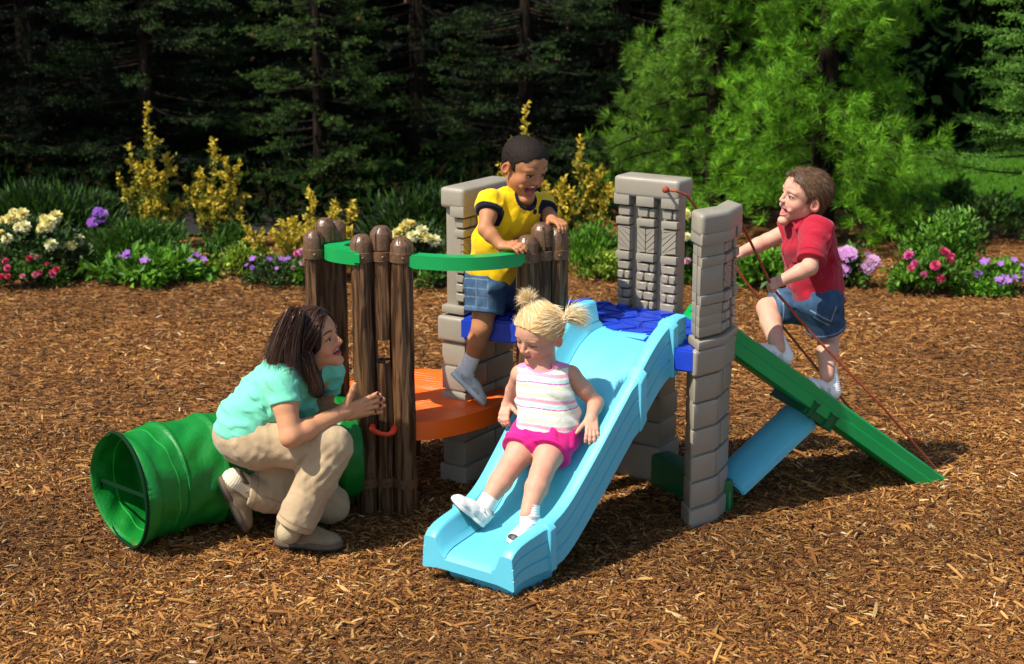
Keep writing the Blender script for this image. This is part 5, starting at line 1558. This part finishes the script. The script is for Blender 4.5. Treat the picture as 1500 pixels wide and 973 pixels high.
for x, y, rz, sc in ((-4.9, 13.2, .2, .9), (-6.3, 14.4, 1.3, 1.0), (-7.9, 13.4, 2.2, 1.0), (-9.4, 15.0, 3.0, 1.1), (6.6, 15.4, 1.1, 1.0), (8.2, 14.2, 2.0, 1.0)):
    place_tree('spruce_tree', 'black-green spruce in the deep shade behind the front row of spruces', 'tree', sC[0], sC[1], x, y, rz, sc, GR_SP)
# right-hand spruce at the picture edge, sunlight put into its brightened needle colours
sD = spruce_meshes(5, 3.6, 1.0, [(.03, .10, .012), (.045, .14, .016), (.15, .34, .035), (.21, .42, .05)], skirt=.62, dens=1.2)
place_tree('spruce_tree', 'sunlit-coloured spruce cut off by the right edge above the lawn', 'tree', sD[0], sD[1], bx(1575, 11.0), 11.0, .8, 1.0, 'spruces behind the flower bed')

def pine_meshes(seed, H, zlo, rad, pal, lean=(0, 0), ntuft=60, needle=.085):
    """long-needled pine: limbs with tufts at the twig ends"""
    r = np.random.default_rng(seed); A = Acc(); br = []; z = zlo
    while z < H:
        f = (z - zlo) / (H - zlo); R_ = rad * (1 - .45 * f) * (.55 + .6 * r.random())
        for j in range(3 if z < 3 else 4):
            az = r.random() * 2 * np.pi; u_ = np.array([math.cos(az), math.sin(az), 0]); L_ = R_ * (.6 + .5 * r.random())
            tt = np.linspace(0, 1, 7)[:, None]; path = np.array([0, 0, z]) + u_ * tt * L_ + np.array([0, 0, 1]) * (.05 * tt * L_ - (.30 if z < 1.4 else .12) * tt ** 2 * L_)
            br.append(list(path)); nt_ = int(36 * L_) + 6; t = .25 + .75 * r.random(nt_) ** .7
            o = np.stack([np.interp(t, tt[:, 0], path[:, c]) for c in range(3)], 1) + r.normal(0, .085, (nt_, 3)) * (np.array([1, 1, .8]))
            td = unit(u_ * .7 + r.normal(0, .5, (nt_, 3)) + np.array([0, 0, .35]))
            kn = 44 if z < 3.2 else 12; k = nt_ * kn; ti = np.repeat(np.arange(nt_), kn)
            nd = unit(td[ti] * .8 + unit(r.normal(size=(k, 3))) * .8)
            cv = (.45 + .95 * r.random(nt_))[ti][:, None]
            col = pick(r, pal, k, .4) * cv
            A.add(*leaves(o[ti] + td[ti] * (r.random(k) * .05)[:, None], nd, unit(r.normal(size=(k, 3))), (needle if z < 3.2 else needle * 2) * (.7 + .5 * r.random(k)), (.0038 if z < 3.2 else .03) * np.ones(k), col))
        z += (.105 if z < 3.2 else .3) * (.7 + .6 * r.random())
    bm = bmesh.new(); tube(bm, [(0, 0, -.1), (.02, 0, H * .4), (0, 0, H)], [.095, .075, .02], 10)
    for p in br: tube(bm, p, list(np.linspace(.016, .004, len(p))), 4)
    return A.mesh('crown'), bm_mesh('trunk', bm, 60)
PB = [(.10, .28, .008), (.14, .35, .011), (.07, .20, .008), (.20, .42, .016)]
p1m = pine_meshes(11, 3.2, .30, 1.12, PB)
place_tree('pine_tree', 'bright green long-needled pine leaning in behind the rope', 'pine', p1m[0], p1m[1], bx(1205, 11.2), 11.2, 2.0, 1.0, 'pines behind the ramp')
p2m = pine_meshes(12, 3.3, .25, .90, [(.10, .22, .012), (.13, .26, .016), (.07, .17, .012)])
place_tree('pine_tree', 'yellow-green pine behind the stone panel with the rope hole', 'pine', p2m[0], p2m[1], bx(1045, 11.9), 11.9, 1.0, 1.0, 'pines behind the ramp')

# ---------------------------------------------------------------- shrubs and flowers
GREEN = [(.045, .12, .010), (.065, .155, .013), (.034, .09, .009)]; FRESH = [(.085, .22, .014), (.125, .28, .018), (.06, .16, .012)]; OLIVE = [(.03, .07, .015), (.045, .10, .02), (.06, .11, .02)]
LIME = [(.20, .30, .025), (.28, .36, .03), (.12, .22, .02)]; GOLD = [(.66, .46, .03), (.80, .58, .06), (.55, .42, .03)]; GOLDG = [(.07, .13, .012), (.045, .09, .010), (.12, .17, .014)]; JUN = [(.008, .024, .004), (.014, .042, .005), (.050, .12, .012)]
CREAM = [(.80, .72, .30), (.78, .66, .22), (.82, .78, .45)]; PINK = [(.70, .09, .20), (.75, .25, .33), (.6, .05, .09)]; PURP = [(.30, .10, .48), (.40, .16, .55), (.22, .08, .42)]; ROSY = [(.72, .12, .36), (.72, .34, .5)]; LILAC = [(.55, .25, .52), (.65, .38, .58)]
bush('rose_bush', 'rose bush with cream yellow blooms at the left edge', 'rose bush', 55, 408, .68, .40, OLIVE, 2600, (.045, .026), 30, [('rose', CREAM, .088, 24, .50, 0)], 21)
bush('flower_clump', 'low clump of pink and red flowers in front of the cream roses', 'flowers', 42, 420, .48, .17, GREEN, 1100, (.04, .022), 18, [('rose', PINK, .045, 14, .35, 0)], 22)
bush('juniper', 'dark feathery juniper behind the cream roses', 'shrub', 70, 362, 1.10, .42, JUN, 4200, (.10, .016), 30, (), 23, feather=True, rise=.2)
bush('green_shrub', 'rounded green shrub between the cream roses and the golden shrub', 'shrub', 205, 400, .72, .36, GREEN, 3800, (.05, .016), 28, (), 24, feather=True)
bush('flower_clump', 'broad leaved clump with a few mauve flowers before the rounded green shrub', 'flowers', 225, 414, .74, .20, FRESH, 1500, (.07, .045), 24, [('daisy', PURP, .05, 9, .55, 0)], 25)
bush('flower_stalk', 'tall purple flower heads beside the cream roses', 'flowers', 152, 392, .16, .36, OLIVE, 260, (.05, .018), 8, [('cluster', PURP, .05, 4, .75, 0)], 26)
spire_shrub('golden_shrub', 'tallest golden spired shrub in front of the dark spruces', 228, 366, 1.02, .55, GOLD, GOLDG, 13, 31, 2100, 'golden spired shrubs', [(0.0, 1.02), (-.16, .74), (.11, .66), (-.08, .62), (-.22, .52)])
spire_shrub('golden_shrub', 'golden shrub with slanting spires left of the brown log posts', 318, 366, .80, .50, GOLD, GOLDG, 12, 32, 1800, 'golden spired shrubs', [(0.0, .78), (.16, .60), (.10, .62), (-.10, .56), (.20, .40)])
bush('green_shrub', 'small green shrub under the golden shrubs', 'shrub', 338, 392, .44, .28, GREEN, 1700, (.05, .018), 20, (), 27, feather=True)
bush('lime_mound', 'lime green mound left of the yellow shrub', 'shrub', 352, 408, .36, .20, LIME, 1500, (.034, .022), 22, (), 28)
bush('flower_clump', 'dark clump with tiny purple flowers beside the lime mound', 'flowers', 402, 418, .42, .17, OLIVE, 900, (.045, .022), 16, [('daisy', PURP, .036, 10, .5, 0)], 29)
spire_shrub('golden_shrub', 'bright yellow bushy shrub behind the far left log posts', 470, 408, .60, .62, [(.62, .46, .03), (.70, .52, .06)], [(.32, .28, .03), (.20, .20, .025)], 26, 33, 3800, 'golden spired shrubs', [(-.06, .56), (.10, .50), (.22, .48), (-.2, .36), (-.28, .24)])
bush('flower_clump', 'rosy pink flowers beside the far left log posts', 'flowers', 452, 420, .24, .20, FRESH, 500, (.04, .022), 12, [('rose', ROSY, .055, 9, .4, 0)], 34)
bush('juniper', 'dark feathery juniper behind the green guard rail', 'shrub', 630, 362, .80, .40, JUN, 3200, (.10, .016), 26, (), 35, feather=True, rise=.2)
bush('rose_bush', 'rose bush with cream yellow blooms seen under the green guard rail', 'rose bush', 618, 402, .46, .33, OLIVE, 1500, (.045, .026), 22, [('rose', CREAM, .085, 14, .55, 0)], 36)
bush('flower_clump', 'green clump with a pink flower beneath the guard rail', 'flowers', 640, 418, .40, .19, GREEN, 900, (.045, .024), 16, [('rose', PINK, .05, 4, .5, 0)], 37)
spire_shrub('golden_shrub', 'golden spired shrub directly behind the boy in yellow', 765, 372, 1.02, .42, GOLD, GOLDG, 10, 38, 1500, 'golden spired shrubs', [(.03, 1.02), (-.07, .80), (.0, .7), (-.15, .62)])
spire_shrub('golden_shrub', 'golden spired shrub right of the boy in yellow', 850, 372, .82, .46, GOLD, GOLDG, 13, 39, 1900, 'golden spired shrubs', [(-.01, .80), (.13, .62), (.06, .60), (-.12, .52), (.18, .5)])
bush('green_shrub', 'fresh green shrub left of the tall stone panel', 'shrub', 868, 398, .50, .30, FRESH, 2000, (.05, .018), 22, (), 40, feather=True)
bush('lime_mound', 'lime green mound beside the tall stone panel', 'shrub', 888, 408, .32, .19, LIME, 1300, (.034, .022), 20, (), 41)
bush('rose_bush', 'rose bush with cream yellow blooms between the stone panels', 'rose bush', 1008, 400, .40, .36, OLIVE, 1500, (.045, .026), 20, [('rose', CREAM, .088, 14, .5, 0)], 42)
bush('flower_clump', 'pink flowers low beside the tall stone panel', 'flowers', 1004, 416, .24, .14, GREEN, 400, (.045, .024), 10, [('rose', ROSY, .05, 5, .3, 0)], 43)
bush('green_shrub', 'broad leaved fresh green shrub behind the rope', 'shrub', 1112, 420, .52, .26, FRESH, 1300, (.065, .042), 24, (), 44)
bush('flower_clump', 'lilac flowers right of the boy in red', 'flowers', 1246, 416, .30, .24, GREEN, 700, (.045, .024), 14, [('cluster', LILAC, .062, 11, .35, 0)], 45)
bush('green_shrub', 'upright green shrub behind the pink roses on the right', 'shrub', 1378, 416, .56, .50, FRESH, 2200, (.045, .022), 30, (), 46, rise=.6)
bush('rose_bush', 'bush with deep pink roses on the right', 'rose bush', 1358, 428, .42, .25, FRESH, 1500, (.05, .028), 20, [('rose', PINK[:1] + ROSY[:1], .065, 12, .35, 0)], 47)
bush('flower_clump', 'violet flowers at the right edge', 'flowers', 1468, 428, .46, .19, FRESH, 1300, (.045, .024), 20, [('daisy', PURP, .055, 18, .4, 0)], 48)
bush('green_shrub', 'loose low shrub on the bark at the far right', 'shrub', 1452, 352, .60, .34, OLIVE + GREEN, 1100, (.05, .024), 20, (), 49, rise=.4)
bush('green_shrub', 'thin shrub at the foot of the bright pine', 'shrub', 1330, 345, .60, .28, OLIVE, 900, (.05, .022), 18, (), 50, rise=.3)
bush('green_shrub', 'small dark shrub on the lawn edge', 'shrub', 1402, 312, .34, .26, GREEN, 900, (.05, .025), 16, (), 51)

# ---------------------------------------------------------------- lawn, forest floor, far wood
def sheet(name, poly, z, m):
    bm = bmesh.new(); bm.faces.new([bm.verts.new((x, y, z)) for x, y in poly]); bmesh.ops.triangulate(bm, faces=bm.faces[:])
    o = link(name, bm_mesh(name, bm), m); o['kind'] = 'structure'; return o
M_LAWN = mat('lawn_green', (.06, .17, .010), .9, .8, 90, .3, 3, dist=.03)
sheet('lawn', [(.9, 12.9), (2.2, 12.55), (4.2, 12.3), (9, 12.2), (9, 26), (.9, 26)], .022, M_LAWN)
M_FLOOR = mat('forest_floor', (.007, .005, .003), .95, .8, 40, .4, 5, dist=.03)  # soil colour lowered towards black to stand for tree shade
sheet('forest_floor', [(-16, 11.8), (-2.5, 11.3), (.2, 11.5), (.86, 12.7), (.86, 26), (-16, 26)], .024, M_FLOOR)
r = np.random.default_rng(77); n = 60000
y = 12.3 + 3.6 * r.random(n); x = .9 + (y * .36 - .6) * r.random(n); ok = y > 12.95 - .17 * (x - .9).clip(0, 4); x = x[ok]; y = y[ok]; n = len(x)
A = Acc(); A.add(*leaves(np.stack([x, y, .02 + 0 * x], 1), unit(np.stack([r.normal(0, .35, n), r.normal(0, .35, n), np.ones(n)], 1)), unit(r.normal(size=(n, 3)) * np.array([1, 1, .1])), .045 * (.6 + .7 * r.random(n)), .010 * np.ones(n), pick(r, [(.09, .26, .014), (.13, .32, .016), (.07, .19, .012)], n)))
o = link('grass', A.mesh('grass'), M_LEAF); o['kind'] = 'stuff'
r = np.random.default_rng(79); A = Acc(); n = 24000
y = 11.5 + 7 * r.random(n); x = -.72 * y + (.74 * y + .75) * r.random(n); ok = y > 11.45 + .25 * np.sin(x * 2); x = x[ok]; y = y[ok]; n = len(x)
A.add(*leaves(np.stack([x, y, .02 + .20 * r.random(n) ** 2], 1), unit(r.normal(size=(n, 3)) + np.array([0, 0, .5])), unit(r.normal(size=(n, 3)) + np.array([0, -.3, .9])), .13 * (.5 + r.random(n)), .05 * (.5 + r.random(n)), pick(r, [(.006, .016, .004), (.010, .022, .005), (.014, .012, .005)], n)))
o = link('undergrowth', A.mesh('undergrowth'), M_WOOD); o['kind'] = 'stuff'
r = np.random.default_rng(78); A = Acc()
# the wood beyond: one mass of leaves and poles, shade put into near-black colours
r = np.random.default_rng(78); A = Acc()
def mass(n, x0, x1, y0, y1, z1, size, pal):
    cx = r.uniform(x0, x1, n); cy = y0 + (y1 - y0) * r.random(n) ** .7; cz = z1 * r.random(n) ** .8
    c = np.stack([cx, cy, cz], 1)
    A.add(*leaves(c, unit(r.normal(size=(n, 3)) + np.array([0, 0, -.2])), unit(r.normal(size=(n, 3)) + np.array([0, -.6, .3])), size * (.5 + r.random(n)), size * .55 * (.5 + r.random(n)), pick(r, pal, n, .6)))
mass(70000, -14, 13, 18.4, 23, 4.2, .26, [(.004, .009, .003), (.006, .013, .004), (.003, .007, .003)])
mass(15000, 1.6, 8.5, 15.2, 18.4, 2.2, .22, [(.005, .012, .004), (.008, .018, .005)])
mass(26000, -9.5, 12, 17.2, 24, 8.5, .40, [(.006, .014, .006), (.009, .020, .008)]) if False else None
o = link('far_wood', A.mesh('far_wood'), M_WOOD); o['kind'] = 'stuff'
# ================================================================ GROUND
def fbm(x, y, s):
    return (np.sin(x * s + 1.3 * np.sin(y * s * .7 + .4)) + np.sin(y * s * 1.27 + 1.1 * np.sin(x * s * .9 + 2)) ) * .5
def ground_z(x, y):
    z = .015 * fbm(x, y, 2.3) + .007 * fbm(x + 3, y + 1, 7.1)
    q = (x + .22) ** 2 + ((y - 4.58) * 1.2) ** 2
    return z - .006 - .028 * np.exp(-q / .05) + .014 * np.exp(-(np.sqrt(q) - .42) ** 2 / .02)
nx_, ny_ = 180, 260
xs = np.linspace(-1, 1, nx_); ys = np.linspace(0, 1, ny_)
Y = 2.5 + 77 * ys ** 2.4
GX = np.outer(np.ones(ny_), xs) * (4 + Y[:, None] * .75); GY = np.repeat(Y[:, None], nx_, 1)
# fine relief only near; flat beyond
GZ = ground_z(GX, GY)
V = np.stack([GX.ravel(), GY.ravel(), GZ.ravel()], 1)
i = np.arange(nx_ * ny_).reshape(ny_, nx_)
Fq = np.stack([i[:-1, :-1].ravel(), i[:-1, 1:].ravel(), i[1:, 1:].ravel(), i[1:, :-1].ravel()], 1)
M_GROUND = mat('mulch_ground', (.1, .05, .02), .9)
nt = M_GROUND.node_tree; N = nt.nodes; L = nt.links; bs_ = N['Principled BSDF']; bs_.inputs['Specular IOR Level'].default_value = .15
tc = N.new('ShaderNodeTexCoord')
mp = N.new('ShaderNodeMapping'); mp.inputs['Scale'].default_value = (30, 75, 30); mp.inputs['Rotation'].default_value = (0, 0, .5)
L.new(tc.outputs['Object'], mp.inputs[0])
vo = N.new('ShaderNodeTexVoronoi'); vo.inputs['Scale'].default_value = 1.; vo.inputs['Randomness'].default_value = 1
nzw = N.new('ShaderNodeTexNoise'); nzw.inputs['Scale'].default_value = 14; L.new(tc.outputs['Object'], nzw.inputs['Vector'])
va = N.new('ShaderNodeVectorMath'); va.operation = 'MULTIPLY_ADD'; va.inputs[1].default_value = (5, 5, 5)
L.new(nzw.outputs['Color'], va.inputs[0]); L.new(mp.outputs[0], va.inputs[2]); L.new(va.outputs[0], vo.inputs['Vector'])
sx = N.new('ShaderNodeSeparateColor'); L.new(vo.outputs['Color'], sx.inputs[0])
cr = N.new('ShaderNodeValToRGB'); e = cr.color_ramp.elements
e[0].position = 0; e[0].color = (.018, .008, .003, 1); e[1].position = 1; e[1].color = (.40, .185, .055, 1)
for p_, c_ in ((.35, (.07, .028, .007, 1)), (.7, (.20, .078, .020, 1))):
    q = e.new(p_); q.color = c_
L.new(sx.outputs[0], cr.inputs[0]); L.new(cr.outputs[0], bs_.inputs['Base Color'])
bp = N.new('ShaderNodeBump'); bp.inputs['Strength'].default_value = 1; bp.inputs['Distance'].default_value = .012
L.new(sx.outputs[1], bp.inputs['Height']); L.new(bp.outputs[0], bs_.inputs['Normal'])
g = link('ground', np_mesh('ground', V, Fq), M_GROUND); g['kind'] = 'structure'

# loose wood chips: bent slivers lying at every angle
def chips(n, y0, y1, lmin, lmax, seed, halfx=.345, pad=.25):
    r = np.random.default_rng(seed)
    y = y0 + (y1 - y0) * r.random(n) ** .85
    x = (r.random(n) * 2 - 1) * (halfx * y + pad)
    L_ = lmin + (lmax - lmin) * r.random(n) ** 2.9
    W_ = L_ * (.07 + .17 * r.random(n)) ; W_ = np.clip(W_, .0018, .012); T_ = W_ * (.25 + .35 * r.random(n))
    az = r.random(n) * 2 * np.pi; el = r.normal(0, .22, n); ro = r.normal(0, .5, n)
    ca, sa, ce, se, cr_, sr_ = np.cos(az), np.sin(az), np.cos(el), np.sin(el), np.cos(ro), np.sin(ro)
    X = np.stack([ca * ce, sa * ce, se], 1)
    Y_ = np.stack([-sa, ca, np.zeros(n)], 1); Z_ = np.cross(X, Y_)
    Yr = Y_ * cr_[:, None] + Z_ * sr_[:, None]; Zr = np.cross(X, Yr)
    c = np.stack([x, y, ground_z(x, y) + .004 + np.abs(se) * L_ * .35 + r.random(n) * .010], 1)
    tp0 = .35 + .65 * r.random(n); tp1 = .25 + .75 * r.random(n); sk = r.normal(0, .18, n)
    vs = []
    for sxx, tp in ((-.5, tp0), (.0, np.ones(n)), (.5, tp1)):
        bend = (.25 - sxx * sxx) * 4 * L_ * .05
        for sy, sz in ((-.5, -.5), (.5, -.5), (.5, .5), (-.5, .5)):
            p = c + X * ((sxx + (sk * sy * .4 if sxx else 0)) * L_)[:, None] + Yr * (sy * tp * W_)[:, None] + Zr * (sz * T_ * (.5 + .5 * tp) + bend)[:, None]
            vs.append(p)
    V = np.stack(vs, 1).reshape(-1, 3)
    q = []
    for a in (0, 4):
        for k in (1, 2, 3): q.append([a + k, a + (k + 1) % 4, a + 4 + (k + 1) % 4, a + 4 + k])
    q += [[0, 3, 2, 1], [8, 9, 10, 11]]
    Fq = (np.array(q)[None] + (np.arange(n) * 12)[:, None, None]).reshape(-1, 4)
    pal = np.array([(.40, .165, .034), (.24, .085, .016), (.54, .27, .070), (.10, .034, .008), (.62, .38, .14), (.30, .115, .026), (.47, .21, .042), (.16, .05, .013), (.68, .48, .26)])
    pr = np.array([.20, .20, .09, .17, .035, .14, .09, .09, .012])
    k = r.choice(len(pal), n, p=pr / pr.sum())
    wet = .78 + .22 * np.clip(fbm(x * 1.1 + 2, y * 1.3, 1.9) * 1.2 + .5 * fbm(x, y, 5.3), -1, 1)
    c_ = pal[k] * ((.7 + .5 * r.random(n)) * wet)[:, None] * np.array([.93, .98, 1.08])
    return V, Fq, np.repeat(c_, 12, 0)
A = [chips(250000, 4.0, 6.8, .005, .042, 1), chips(120000, 6.6, 10.9, .007, .048, 2), chips(1500, 4.1, 6.4, .05, .11, 3), chips(110000, 4.0, 6.3, .003, .015, 4)]
off = 0; Vs = []; Fs = []; Cs = []
for v, f, c in A: Vs.append(v); Fs.append(f + off); Cs.append(c); off += len(v)
M_CHIP = mat('wood_chip', attr=True, rough=.75, spec=.25, bump=.3, bscale=180, dist=.004)
ch = link('wood_chips', np_mesh('wood_chips', np.concatenate(Vs), np.concatenate(Fs), np.concatenate(Cs), smooth=False), M_CHIP); ch['kind'] = 'stuff'
# ================================================================ CAMERA, LIGHT
cam = bpy.data.cameras.new('camera'); cam_o = bpy.data.objects.new('camera', cam); COL.objects.link(cam_o)
cam.sensor_width = 36; cam.lens = 36 * F_PX / 1500; cam.clip_end = 500; cam.clip_start = .05
cam_o.location = (0, 0, CAM_H); cam_o.rotation_euler = (math.pi / 2 - PITCH, 0, 0)
cam.dof.use_dof = True; cam.dof.focus_distance = 5.75; cam.dof.aperture_fstop = 3.6
SC.camera = cam_o
SUN = Vector((-.56, -.33, .92)).normalized()
sun = bpy.data.lights.new('sun', 'SUN'); sun.energy = 4.8; sun.angle = R(.6); sun.color = (1, .94, .84)
so = bpy.data.objects.new('sun', sun); COL.objects.link(so); so.rotation_euler = SUN.to_track_quat('Z', 'Y').to_euler(); so.location = SUN * 30
w = bpy.data.worlds.new('World'); SC.world = w; w.use_nodes = True
bg = w.node_tree.nodes['Background']; sky = w.node_tree.nodes.new('ShaderNodeTexSky'); sky.sky_type = 'NISHITA'; sky.sun_disc = False
sky.sun_elevation = math.asin(SUN.z); sky.sun_rotation = math.atan2(SUN.x, SUN.y)
w.node_tree.links.new(sky.outputs[0], bg.inputs[0]); bg.inputs[1].default_value = .12
SC.view_settings.view_transform = 'Standard'; SC.view_settings.look = 'None'; SC.view_settings.exposure = 0.52
SC.cycles.use_denoising = True
SC.cycles.max_bounces = 6
